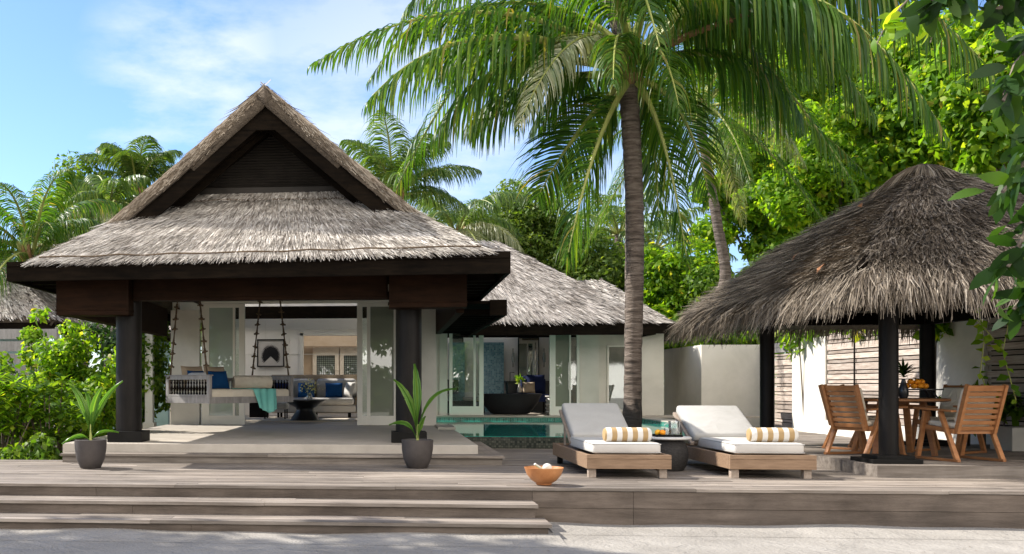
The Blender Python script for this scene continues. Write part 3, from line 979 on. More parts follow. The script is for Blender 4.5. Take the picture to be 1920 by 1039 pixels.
# lower side eave with open rafters by the pool
b = B()
b.box(1.70, 1.98, 16.05, 16.13, 2.60, 2.86)
b.box(1.92, 1.98, 16.13, 22.9, 2.60, 2.86)
for k in range(11):
    y = 16.5 + k * .58
    b.box(1.06, 1.92, y, y + .09, 2.64, 2.74)
b.box(1.05, 1.92, 16.13, 22.9, 2.80, 2.85)
b.done('lower_eave', 'dark_wood', villa)

# roof -----------------------------------------------------------------
zE = 3.16
prof = [(3.12, zE), (2.40, 3.76), (1.25, 4.70), (0.0, 5.79)]
YV, YB = 14.0, 23.6
patches = []
# front hip
HB_L, HB_R = (XR - 3.12, 12.92, zE - .02), (XR + 3.08, 12.68, zE + .03)
HM_L, HM_R = (XR - 2.40, 13.80, 3.75), (XR + 2.38, 13.72, 3.79)
HT_L, HT_R = (XR - 1.72, 14.72, 4.33), (XR + 1.72, 14.72, 4.36)
kwf = dict(lift=.05, courses=9, messy=.16)
patches.append(((HB_L, HB_R, HM_R, HM_L), 2400, .34, .0095, dict(lift=.05, courses=3, messy=.055)))
patches.append(((HM_L, HM_R, HT_R, HT_L), 2400, .34, .0095, dict(lift=.05, courses=3, messy=.055)))
HQ_L, HQ_R = (XR - 1.86, 14.50, 4.24), (XR + 1.84, 14.50, 4.27)
patches.append(((HQ_L, HQ_R, (HT_R[0], HT_R[1], HT_R[2] + .03), (HT_L[0], HT_L[1], HT_L[2] + .03)), 5200, .2, .016, dict(lift=.015, messy=.05)))
for sg in (-1, 1):
    c_ = HB_L if sg < 0 else HB_R
    hm = HM_L if sg < 0 else HM_R
    P = [(XR + sg * p[0], p[1]) for p in prof]
    patches.append(((c_, (P[0][0], YB, zE), (P[1][0], YB, P[1][1]), (P[1][0], YV, P[1][1] + .02)), 260 if sg < 0 else 300, .34, .02, dict(lift=.07, courses=8)))
    patches.append((((P[1][0], YV, P[1][1]), (P[1][0], YB, P[1][1]), (P[2][0], YB, P[2][1]), (P[2][0], YV - .04, P[2][1])), 240, .34, .02, dict(lift=.07, courses=10)))
    patches.append((((P[2][0], YV - .04, P[2][1]), (P[2][0], YB, P[2][1]), (P[3][0], YB, P[3][1]), (P[3][0], YV - .15, P[3][1])), 240, .34, .02, dict(lift=.07, courses=10)))
b = B()
b.tube([(XR - 1.82 + 3.6 * k / 12, 14.46, 4.262 + .012 * math.sin(k * 2.1)) for k in range(13)], .012, 6)
b.tube([(XR - 3.0 + 6.0 * k / 16, 12.88 - .2 * k / 16, 3.21 + .06 * k / 16 + .012 * math.sin(k * 2.7)) for k in range(17)], .011, 6)
b.done('thatch_tie', 'rope', villa)
# verge: thick combed edge of straw seen from the front
extra = []
vn = 5200
for sg in (-1, 1):
    tt = rng.random(vn)
    seg = np.clip((tt * 3 + 0).astype(int), 0, 2)
    pr_ = np.array(prof)[::-1]
    # along the profile from ridge (0) to hip (parameter to 2.35 of the 3 spans)
    s_ = rng.random(vn) * 2.25
    i0 = s_.astype(int); f = (s_ - i0)[:, None]
    Q = pr_[i0] * (1 - f) + pr_[np.minimum(i0 + 1, 3)] * f
    dq = pr_[np.minimum(i0 + 1, 3)] - pr_[i0]; dq /= np.linalg.norm(dq, axis=1, keepdims=True)
    nq = np.stack([dq[:, 1] * -1, dq[:, 0]], 1)
    depth = rng.random((vn, 1))
    pos2 = Q - nq * depth * .12 + nq * .02
    yf = YV - .13 - .03 * rng.random((vn, 1)) + depth * .10
    d2 = dq + nq * rng.normal(-.01, .06, (vn, 1))
    Ln = .12 + .14 * rng.random((vn, 1))
    pts = []
    for k, ff in enumerate((0, .5, 1)):
        p2 = pos2 + d2 * Ln * ff
        pts.append(np.concatenate([XR + sg * p2[:, :1], yf - .045 * ff * rng.random((vn, 1)), p2[:, 1:2] - .03 * ff], 1))
    wv = np.concatenate([sg * nq[:, :1], np.zeros((vn, 1)), nq[:, 1:2]], 1) * .008
    extra.append(np.stack([np.stack([p - wv * q, p + wv * q], 1) for p, q in zip(pts, (1, 1, .4))], 1))
roof = thatch_roof('thatched_roof', patches, villa, 'thatch', .2, extra, sum(len(e) for e in extra))
b = B()
for sg in (-1, 1):  # thickness behind the combed verge, then ridge roll
    for i in range(3):
        a, c_ = prof[i], prof[i + 1]
        if i == 0: a = (2.75, 3.52)
        v = [(XR + sg * a[0], YV - .10, a[1]), (XR + sg * c_[0], YV - .10, c_[1]), (XR + sg * c_[0], YV - .10, c_[1] - .19), (XR + sg * a[0], YV - .10, a[1] - .18)]
        v2 = [(p[0], p[1] + .3, p[2]) for p in v]
        V = [b.bm.verts.new(p) for p in v + v2]
        for q_ in ((0, 1, 2, 3), (7, 6, 5, 4), (0, 4, 5, 1), (1, 5, 6, 2), (2, 6, 7, 3), (3, 7, 4, 0)):
            b.bm.faces.new([V[j] for j in q_])
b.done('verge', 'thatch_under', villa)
b = B()
for k in range(20):
    b.tube([(XR, YV - .10 + k * .5, 5.75), (XR, YV + .40 + k * .5, 5.75)], .07 + random.uniform(-.006, .006), 10)
b.done('ridge_roll', 'thatch_under', villa, smooth=True)
# bargeboards and louvred gable screen
b = B()
for sg in (-1, 1):
    [b.face(q_) for q_ in ([(XR - .34, YV - .05, 5.18), (XR + .34, YV - .05, 5.18), (XR, YV - .05, 5.60)], [(XR - .34, YV - .0, 5.18), (XR, YV - .0, 5.60), (XR + .34, YV - .0, 5.18)])] if sg > 0 else None
    for y_, dn, w2 in ((YV - .02, .30, .26), (YV + .30, .44, .14)):
        for i in range(3):
            a, c_ = prof[i], prof[i + 1]
            if i == 0: a = (2.6, 3.66)
            b.beam((XR + sg * a[0], y_, a[1] - dn), (XR + sg * (c_[0] if i < 2 else -.02), y_ - (.0 if i < 2 else .0), c_[1] - dn), .05, w2, (0, 0, 1))
b.done('bargeboard', 'dark_wood', villa)
b = B()
z = 4.52
while z < 5.3:
    # half width of the gable at this height
    hw = np.interp(z, [3.16, 3.76, 4.70, 5.79], [3.12, 2.4, 1.25, 0]) - .34
    Mx = Matrix.Translation((XR, 14.78, z)) @ Matrix.Rotation(R(-38), 4, 'X')
    b.box(-hw, hw, -.022, .022, -.004, .004, Mx)
    z += .042
b.box(XR - 1.5, XR + 1.5, 14.70, 14.80, 4.36, 4.50)
b.done('gable_louvre', 'louvre', villa)
b = B(); b.face([(XR - 2.1, 14.86, 4.0), (XR + 2.1, 14.86, 4.0), (XR, 14.86, 5.5)])
b.face([(XR - 2.1, 14.93, 4.0), (XR, 14.93, 5.5), (XR + 2.1, 14.93, 4.0)])
b.done('gable_backing', 'black_base', villa)
# veranda ceiling rafters under the thatch
b = B()
for k in range(14):
    y = 14.2 + k * .42
    for sg in (-1, 1):
        b.beam((XR + sg * 3.1, y, 3.02), (XR, y, 5.35), .06, .1)
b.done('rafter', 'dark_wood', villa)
tag(villa.children[-1] if False else villa, None)

# white walls of the living room ---------------------------------------
YW = 19.6
b = B()
b.box(-4.46, -3.86, YW, YW + .16, .63, 3.0)
# sloping head of the left wall
b.box(.20, 1.0, YW - .02, YW + .14, .63, 3.0)
b.box(-3.858, .198, YW + .02, YW + .15, 3.13, 3.5)
b.done('front_wall', 'white_wall', villa)
b = B(); b.box(-3.85, .19, YW - .1, YW + .015, 3.13, 3.17)
b.done('door_track', 'cream_frame', villa)
b = B(); b.box(-4.46, 1.0, YW - .12, YW + .16, 3.18, 3.34)
b.box(-4.7, 1.1, YW + .16, YW + .3, 3.35, 3.9)
b.done('door_header', 'dark_wood', villa)
b = B()  # side and back walls, with openings on the pool side that let daylight in
b.box(-4.46, -4.30, YW + .16, 21.2, .63, 3.3); b.box(-4.46, -4.30, 25.6, 26.1, .63, 3.3); b.box(-4.46, -4.30, 21.2, 25.6, .63, .9); b.box(-4.46, -4.30, 21.2, 25.6, 2.95, 3.3)
b.box(.86, 1.0, YW + .15, 20.7, .63, 3.3)
b.box(.86, 1.0, 25.3, 26.1, .63, 3.3)
b.box(.86, 1.0, 20.7, 25.3, 2.9, 3.3)
b.box(-4.30, -2.26, 26.0, 26.16, .63, 3.86)
b.box(-.80, .86, 26.0, 26.16, .63, 3.86)
b.box(-2.26, -.80, 26.0, 26.16, 2.79, 3.86)
b.done('inner_wall', 'inner_white', villa)
b = B()
for x in (-3.9, -3.3, -2.65):
    b.box(x, x + .012, 25.985, 25.999, .64, 3.2)
b.box(-4.29, .85, 25.984, 25.999, 2.28, 2.292); b.box(-4.29, .85, 25.984, 25.999, 2.95, 2.962)
for x in (-.45, -.1, .3): b.box(x, x + .012, 25.985, 25.999, .64, 3.2)
b.done('wall_panelling', 'cream_frame', villa)
b = B()
b.box(-2.34, -2.262, 25.95, 26.0, .63, 2.86); b.box(-.798, -.72, 25.95, 26.0, .63, 2.86); b.box(-2.34, -.72, 25.95, 26.0, 2.79, 2.87)
b.done('inner_door_frame', 'cream_frame', villa)
b = B(); b.box(-4.30, .86, 25.6, 25.8, 3.24, 3.56)
for k in range(8):
    x = -4.0 + k * .62
    b.beam((x, 19.9, 3.55), (x, 25.9, 3.75), .07, .12)
b.done('ceiling_beam', 'dark_wood', villa)
b = B(); b.box(-4.46, 1.0, YW + .3, 23.4, 3.86, 3.9); b.done('ceiling', 'ceiling', villa)
b = B(); b.box(-4.30, .86, YW + .02, 26.0, .56, .632); b.box(-3.0, 0, 26.0, 29.4, .56, .632)
b.done('living_floor', 'inner_floor', villa)
# hall behind the living room: cream double doors with lattice glass
b = B(); b.box(-3.2, .4, 29.3, 29.4, .63, 3.4); b.box(-2.95, -2.85, 26.2, 29.3, .63, 3.4); b.box(-.1, 0, 26.2, 29.3, .63, 1.1)
b.box(-3.2, .4, 26.17, 26.9, 3.0, 3.05); b.box(-2.85, -.1, 28.9, 29.1, 2.62, 2.78)
b.done('hall_wall', 'tan_fabric', villa)
for x0 in (-2.25, -1.42):
    b = B()
    b.box(x0, x0 + .12, 29.2, 29.28, .64, 2.6); b.box(x0 + .68, x0 + .8, 29.2, 29.28, .64, 2.6)
    b.box(x0 + .12, x0 + .68, 29.2, 29.28, .64, 1.3); b.box(x0 + .12, x0 + .68, 29.2, 29.28, 2.35, 2.6)
    dr = b.done('hall_door', 'cream_fabric', villa)
    b = B()
    for k in range(9): b.box(x0 + .13 + k * .065, x0 + .14 + k * .065, 29.21, 29.23, 1.3, 2.35)
    for k in range(16): b.box(x0 + .12, x0 + .68, 29.232, 29.24, 1.32 + k * .065, 1.33 + k * .065)
    b.done('lattice', 'black_base', dr)
    b = B(); b.box(x0 + .12, x0 + .68, 29.25, 29.26, 1.3, 2.35); b.done('pane', 'glass_veiled', dr)

def slider(parent, x0, x1, y, z0, z1, frame, panes, rail_b, rail_t, pane_mats, label=None):
    """sliding door leaf: frame with its panes"""
    b = B()
    xs = sorted([x0] + [p for q in panes for p in q] + [x1])
    for a, c_ in zip(xs[::2], xs[1::2]): b.box(a, c_, y, y + .06, z0, z1)
    for (a, c_) in panes:
        b.box(a, c_, y + .002, y + .058, z0, z0 + rail_b); b.box(a, c_, y + .002, y + .058, z1 - rail_t, z1)
    d = b.done('sliding_door', frame, parent, bevel=.004)
    if label: d['label'] = label
    for (a, c_), m_ in zip(panes, pane_mats):
        b = B(); b.box(a, c_, y + .025, y + .032, z0 + rail_b, z1 - rail_t); b.done('pane', m_, d)
    return d
slider(villa, -3.80, -2.90, YW - .09, .635, 3.12, 'cream_frame', [(-3.64, -3.15), (-3.10, -3.02)], .19, .08, ['glass_veiled', 'glass'])
slider(villa, -.60, .195, YW - .09, .635, 3.12, 'cream_frame', [(-.49, -.40), (-.33, .14)], .19, .08, ['glass', 'glass_veiled_dark'])

# ================================================================== BATH WING
bath = thing('bath_pavilion', 'white bath house with hipped grey thatched roof and glass doors beside the pool', 'bath house', (3.5, 24, .70))
YD = 24.0
b = B()
b.box(4.72, 5.18, YD - .02, YD + .14, .70, 2.95)
b.box(5.18, 5.50, 24.46, 24.60, .5, 2.95); b.box(5.18, 6.86, 24.46, 24.60, .5, .80)
b.box(5.98, 6.86, 24.46, 24.60, .80, 2.95); b.box(5.50, 5.98, 24.46, 24.60, 2.42, 2.95)
b.box(5.04, 5.18, 24.14, 24.46, .70, 2.95)
b.box(6.72, 6.86, 24.6, 28.2, .5, 2.95)
b.box(1.0, 1.0 + .001, YD + .2, 28.0, .70, .71)
b.box(1.0, 1.30, YD - .02, YD + .12, .70, 2.95)
b.box(1.3, 4.72, YD, YD + .12, 2.80, 2.95); b.box(1.302, 1.50, YD - .06, YD + .1, .70, 2.79)
b.done('wall', 'white_wall', bath)
b = B(); b.box(1.0, 1.16, YD + .13, 27.59, .70, 3.0); b.box(1.0, 6.71, 27.6, 27.75, .70, 3.4); b.done('inner_wall', 'inner_white', bath)
b = B(); b.box(1.17, 6.71, YD + .15, 27.59, .62, .701); b.done('floor', 'inner_floor', bath)
b = B(); b.box(1.3, 5.0, 24.2, 24.9, 3.15, 3.18); b.done('ceiling', 'ceiling', bath)
b = B()
for k in range(5):
    b.beam((1.5 + k * .75, 24.2, 3.0), (1.5 + k * .75, 27.6, 3.3), .08, .12)
b.box(1.16, 6.7, 27.1, 27.25, 2.78, 2.98)
b.done('ceiling_beam', 'dark_wood', bath)
wn = B(); wn.box(5.48, 5.52, 24.43, 24.50, .80, 2.44); wn.box(5.96, 6.0, 24.43, 24.50, .80, 2.44); wn.box(5.52, 5.96, 24.43, 24.50, 2.40, 2.44); wn.box(5.52, 5.96, 24.43, 24.50, .80, .84)
wn = wn.done('window', 'cream_frame', bath)
b = B(); b.box(5.52, 5.96, 24.46, 24.47, .84, 2.40); b.done('pane', 'glass', wn)
slider(bath, 1.54, 2.38, YD - .1, .705, 2.85, 'cream_frame', [(1.62, 2.13), (2.19, 2.27)], .22, .08, ['glass', 'glass'])
slider(bath, 3.98, 4.70, YD - .1, .705, 2.85, 'cream_frame', [(4.12, 4.45), (4.49, 4.63)], .22, .08, ['glass_veiled_dark', 'glass'])
# roof
zf = 2.87
b = B()
b.box(1.7, 6.12, 22.45, 22.52, 2.60, zf); b.box(6.06, 6.12, 22.52, 28.5, 2.60, zf)
b.box(6.14, 7.2, 23.9, 23.96, 2.70, 2.95)
b.box(1.1, 6.06, 22.52, 24.0, 2.80, 2.84)
b.box(6.13, 7.25, 23.97, 24.6, 2.84, 2.9)
b.done('fascia', 'dark_wood', bath)
kw2 = dict(lift=.045, courses=0, messy=.06)
RL, RRp = (1.6, 25.6, 5.17), (2.98, 25.6, 5.17)
thatch_roof('thatched_roof', [
    (((1.6, 22.5, 2.9), (6.1, 22.5, 2.9), RRp, RL), 900, .36, .019, kw2),
    (((6.1, 22.5, 2.9), (6.1, 28.6, 2.9), (2.99, 25.7, 5.17), (2.98, 25.6, 5.17)), 300, .34, .024, kw2),
    ],
    bath, 'thatch_pale', .2)
rear = thing('rear_pavilion', 'further hipped thatched roof rising behind the bath house', 'pavilion', (5.5, 29, .1))
thatch_roof('thatched_roof', [
    (((4.0, 26.0, 2.95), (7.75, 26.0, 2.95), (6.4, 29.0, 4.5), (4.0, 29.0, 4.5)), 600, .30, .028, kw2),
    (((7.75, 26.0, 2.95), (7.75, 32.0, 2.95), (6.41, 29.2, 4.5), (6.4, 29.0, 4.5)), 300, .34, .028, kw2),
    (((7.75, 32, 2.95), (4.0, 32.0, 2.95), (4.0, 29.0, 4.5), (6.4, 29.0, 4.5)), 60, .34, .028, kw2)], rear, 'thatch_pale', .2)
b = B(); b.box(6.9, 7.72, 26.02, 26.08, 2.66, 2.93); b.box(7.66, 7.72, 26.08, 32, 2.66, 2.93); b.done('fascia', 'dark_wood', rear)
b = B(); b.box(6.9, 7.5, 28.3, 31.5, .1, 2.8); b.done('wall', 'white_wall', rear)

# ================================================================== NEIGHBOURING VILLA (left)
nb = thing('neighbour_villa', 'weathered thatched villa half hidden behind the left hedge', 'villa', (-10, 26, .1))
E0 = 3.0
thatch_roof('thatched_roof', [
    (((-13.5, 22.0, 3.0), (-7.75, 22.0, 3.0), (-10.4, 25.0, 5.0), (-13.5, 25.0, 5.0)), 500, .3, .028, kw2),
    (((-7.75, 22.0, 3.0), (-7.75, 28.0, 3.0), (-10.4, 25.2, 5.0), (-10.4, 25.0, 5.0)), 500, .34, .028, kw2)], nb, 'thatch_pale', .2)
thatch_roof('lower_roof', [
    (((-8.6, 25.0, 2.85), (-5.6, 25.0, 2.85), (-6.6, 27.2, 4.3), (-8.6, 27.2, 4.3)), 500, .3, .028, kw2)], nb, 'thatch_pale', .2)
b = B(); b.box(-13.5, -7.8, 22.05, 22.12, 2.68, 2.97); b.box(-7.86, -7.8, 22.12, 28, 2.68, 2.97); b.box(-7.7, -5.6, 25.1, 25.16, 2.6, 2.82); b.done('fascia', 'dark_wood', nb)
b = B(); b.box(-13, -8.3, 22.8, 23, .1, 2.8); b.done('wall', 'plaster_teal', nb)
b = B(); b.box(-7.6, -5.9, 25.6, 25.8, .1, 2.7); b.done('wall', 'plaster_teal', nb)
fn = thing('board_fence', 'weathered grey-green board fence behind the left hedge', 'fence', (-9, 20.5, .1))
b = B()
for k in range(9):
    b.box(-12.5, -7.2, 20.5, 20.53, .3 + k * .27, .3 + k * .27 + .22)
b.done('board', 'grey_wood', fn)
for x in (-12, -9.6, -7.25):
    b = B(); b.box(x, x + .08, 20.54, 20.62, .1, 2.72); b.done('post', 'grey_wood', fn)
b = B(); b.box(-8.75, -8.45, 19.0, 19.2, .1, 2.72)
gp = b.done('gate_pier', 'plaster_teal'); tag(gp, 'pale green plaster pier at the left edge beyond the hedge', 'pier')

# ================================================================== GARDEN WALLS (right)
gw = thing('garden_wall', 'tall white garden wall with timber louvre screens around the dining terrace', 'wall', (9.4, 20, .39))
b = B()
WT = 2.45
b.box(7.97, 8.13, 25.27, 28.4, .1, WT + .02)          # runs back along the bath house
b.box(7.97, 9.55, 25.1, 25.26, .1, WT + .02)         # faces the loungers
XW = 9.4
b.box(XW, XW + .16, 21.45, 23.15, .1, WT + .05)
b.box(XW, XW + .16, 15.95, 17.75, .1, WT + .12)
b.box(XW, XW + .16, 13.6, 14.2, .1, WT + .12)
b.box(XW, XW + .16, 24.92, 25.099, .1, WT)
b.box(XW, XW + .16, 17.75, 21.45, .1, .70)
b.box(XW, XW + .16, 14.2, 15.95, .1, .70)
b.box(XW, XW + .16, 11.0, 13.6, .1, WT + .12)
b.done('masonry', 'white_wall', gw)
def louvre(name, y0, y1, z0, z1, lab=None, gap=.07):
    b = B()
    z = z0
    k = 0
    while z < z1:
        h = (.10, .055, .13, .06)[k % 4]
        b.box(XW + .03 + (k % 2) * .02, XW + .06 + (k % 2) * .02, y0, y1, z, min(z + h, z1)); z += h + .02; k += 1
    p = b.done(name, 'slat_wood', gw)
    if lab: p['label'] = lab
    b = B(); b.box(XW + .10, XW + .12, y0, y1, z0, z1); b.done('backing', 'black_base', p)
    return p
louvre('slat_screen', 17.76, 21.44, .72, WT + .1)
louvre('slat_screen', 14.21, 15.94, .72, WT + .1, 'darker slat screen behind the vines')
b = B()
for y in (18.95, 20.2): b.box(XW + .01, XW + .03, y, y + .03, .72, WT + .1)
b.done('screen_batten', 'black_base', gw)
gt = louvre('garden_gate', 23.2, 24.28, .45, 2.2, 'grey timber louvred gate')
b = B()
for k in range(4): b.box(XW + .01, XW + .05, 24.30 + k * .15, 24.44 + k * .15, .4, 2.22)
b.box(XW - .01, XW + .08, 23.16, 24.9, 2.23, 2.34); b.box(XW - .01, XW + .08, 23.16, 24.9, 2.35, 2.46)
b.done('gate_frame', 'grey_wood', gw)
# ================================================================== DINING PAVILION
pav = thing('dining_pavilion', 'open dining pavilion with shaggy thatched pyramid roof on dark round posts', 'pavilion', (7, 13.6, .39))
b = B()
b.box(5.62, 12.5, 11.52, 15.7, .30, .495)
b.done('platform', 'riser', pav)
b = B(); boards(b, 5.6, 12.5, 11.46, 15.7, .53, jz=.002)
b.box(5.585, 5.599, 11.46, 15.7, .39, .53); b.box(5.585, 12.5, 11.445, 11.459, .39, .53)
b.done('platform_boards', 'deck', pav)
PIL = [(5.95, 11.93), (5.90, 15.45), (8.22, 15.35), (8.22, 11.93)]
for (x, y) in PIL:
    b = B(); b.lathe([(.104, .6), (.104, 2.58)], (x, y, 0), 32); p = b.done('post', 'pillar', pav, smooth=True)
    b = B(); b.box(x - .3, x + .26, y - .26, y + .3, .532, .58); b.box(x - .21, x + .2, y - .2, y + .21, .581, .62); b.done('post_base', 'black_base', p, bevel=.004)
b = B()
for p, q in ((0, 1), (1, 2), (2, 3), (3, 0)):
    a, c_ = PIL[p], PIL[q]
    b.beam((a[0], a[1], 2.46), (c_[0], c_[1], 2.46), .14, .18)
ap = Vector((7.27, 13.7, 4.42))
cor = [Vector((5.05, 10.8, 2.57)), Vector((5.05, 17.2, 2.52)), Vector((9.75, 17.2, 2.52)), Vector((9.75, 10.8, 2.57))]
for c_ in cor: b.beam(c_ + Vector((0, 0, .02)) + (ap - c_) * .06, ap - Vector((0, 0, .3)), .08, .12)
for k in range(9):
    f = (k + .5) / 9
    for i in range(4):
        e = cor[i].lerp(cor[(i + 1) % 4], f)
        b.beam(e + (ap - e) * .05, e.lerp(ap, .8) - Vector((0, 0, .15)), .05, .07)
b.done('roof_frame', 'dark_wood', pav)
b = B()
for i in range(4):
    e0, e1 = cor[i], cor[(i + 1) % 4]
    b.beam(e0 + (ap - e0) * .09 - Vector((0, 0, .06)), e1 + (ap - e1) * .09 - Vector((0, 0, .06)), .05, .13)
b.done('eave_beam', 'red_wood', pav)
ps = []
kwd = dict(lift=.15, courses=9, messy=.11, droop=.5)
for i in range(4):
    e0, e1 = cor[i], cor[(i + 1) % 4]
    # a slightly bellied pyramid: two bands
    m0, m1 = e0.lerp(ap, .5) + Vector((0, 0, .10)), e1.lerp(ap, .5) + Vector((0, 0, .10))
    t0, t1 = e0.lerp(ap, .96) - Vector((0, 0, .02)), e1.lerp(ap, .96) - Vector((0, 0, .02))
    dn = 1 if i in (0, 3) else .25
    if (Vector(e1) - Vector(e0)).cross(m0 - e0).z < 0:
        e0, e1, m0, m1, t0, t1 = e1, e0, m1, m0, t1, t0
    ps.append(((e0, e1, m1, m0), 1500 * dn, .46, .0115, kwd))
    ps.append(((m0, m1, t1, t0), 1500 * dn, .44, .0115, dict(lift=.09, courses=8, messy=.10)))
# cap and long hanging fringe
fr = []
for i in (0, 1, 2, 3):
    e0, e1 = V3(cor[i]), V3(cor[(i + 1) % 4])
    nf = 2600 if i in (0, 3) else 1100
    u = rng.random((nf, 1)); P = e0 * (1 - u) + e1 * u
    inn = (V3(ap) - P); inn /= np.linalg.norm(inn, axis=1, keepdims=True)
    outw = -inn; outw[:, 2] = -.15; outw = unit(outw)
    P = P + inn * (.25 * rng.random((nf, 1))) + np.array([0, 0, .03]) - np.array([0, 0, .10]) * rng.random((nf, 1))
    Ln = .18 + .34 * rng.random((nf, 1)) ** 1.3
    al = unit(np.broadcast_to(e1 - e0, P.shape)) * rng.normal(0, .28, (nf, 1))
    d0 = unit(outw * (.55 + .35 * rng.random((nf, 1))) + al + np.array([0, 0, -.35]))
    d1 = unit(outw * .25 + al * .8 + np.array([0, 0, -1.0]))
    wv = unit(np.cross(d0, rng.normal(0, 1, (nf, 3)))) * (.007 + .006 * rng.random((nf, 1)))
    pts = (P, P + d0 * Ln * .5, P + d0 * Ln * .5 + d1 * Ln * .5)
    fr.append(np.stack([np.stack([p - wv * q, p + wv * q], 1) for p, q in zip(pts, (1, .9, .25))], 1))
nf = 1500
a = rng.random((nf, 1)) * 2 * PI; h = np.concatenate([np.cos(a), np.sin(a), -.6 + 0 * a], 1)
P = V3(ap) + h * np.array([.2, .22, .1]) * rng.random((nf, 1)) + np.array([0, 0, .04])
hs = unit(h); wv = unit(np.cross(hs, rng.normal(0, 1, (nf, 3)))) * .009
Ln = .3 + .3 * rng.random((nf, 1))
fr.append(np.stack([np.stack([p - wv * q, p + wv * q], 1) for p, q in zip((P, P + hs * Ln * .5, P + hs * Ln + np.array([0, 0, -.08])), (1, 1, .3))], 1))
thatch_roof('thatched_roof', ps, pav, 'thatch_dry', .14, fr)
# fallen leaves lying on the thatch
for k, (px, py, Y) in enumerate(((1518, 452, 13.2), (1506, 465, 13.1), (1405, 533, 14.6), (1684, 411, 12.6), (1712, 472, 11.8), (1465, 490, 13.9))):
    pass
# ================================================================== OBJECTS
def local_children_from(fn, *a): return fn(*a)
# ---- planters with sprouting coconuts
def planter(name, label, x, y, blades, h_):
    t = thing(name, label, 'potted plant', (x, y, .392))
    b = B()
    b.lathe([(0, .0), (.115, .0), (.13, .01), (.178, .12), (.197, .24), (.203, .36), (.185, .365), (.175, .33), (.0, .31)], (x, y, .392), 40)
    b.done('pot', 'pot', t, smooth=True)
    b = B(); b.lathe([(0, .335), (.176, .33)], (x, y, .392), 24); b.done('earth', 'soil', t)
    S = []
    for (dx, dy, z1, dx2, z2, w_) in blades:
        p0 = np.array([x, y, .72]); p1 = np.array([x + dx * .25, y + dy * .4, .80 + z1]); p2 = np.array([x + dx2, y + dy, .72 + z2])
        nS = 14
        tt = np.linspace(0, 1, nS); Q = bez(p0, p1, p2, tt)
        T = unit(np.gradient(Q, axis=0))
        sd = unit(np.cross(T, np.array([.25, -1, .15])))
        nn = unit(np.cross(sd, T))
        for half in (-1, 1):
            ww = (w_ * np.clip(np.sin(PI * np.clip(tt * 1.02, 0, 1)) ** .8, .12, 1) * np.clip((tt - .22) * 4, 0, 1) + .012)[:, None]
            for j in range(4):
                zz = (.0, .007, .0, .007, .0)
                a_ = Q + half * sd * ww * .5 * j / 4 + nn * (ww * .28 * j / 4 + zz[j])
                c_ = Q + half * sd * ww * .5 * (j + 1) / 4 * (1.0 if j < 3 else (1 + .10 * np.sin(tt * 40))[:, None]) + nn * (ww * .28 * (j + 1) / 4 + zz[j + 1])
                S.append(np.stack([np.stack([a_[i], c_[i]]) for i in range(nS)]))
    strips('leaves', np.stack(S), 'leaf_sprout', t)
    b = B(); b.tube([(x, y, .68), (x + .005, y, .95)], [.02, .012], 8); b.done('stem', 'palm_core', t, smooth=True)
    return t
planter('coconut_planter', 'dark round pot with a young coconut palm at the left veranda pillar', -3.76, 11.97,
        [(-.3, .1, .50, -.30, .72, .085), (.1, -.05, .45, .17, .70, .095), (.2, 0, .45, .42, .78, .07), (-.3, -.1, .10, -.34, -.02, .045), (.3, .1, .12, .34, .12, .03), (.0, .1, .5, -.1, .64, .06), (-.16, .1, .42, -.26, .50, .07)], .8)
planter('coconut_planter', 'dark round pot with a young coconut palm at the right veranda pillar', .39, 12.3,
        [(-.15, .05, .5, -.30, .80, .085), (.02, -.02, .6, -.04, 1.0, .10), (.2, .05, .62, .50, .68, .035), (-.3, .0, .26, -.36, .22, .045), (.04, -.1, .15, .10, .34, .05), (-.05, .1, .4, -.16, .55, .06)], .8)

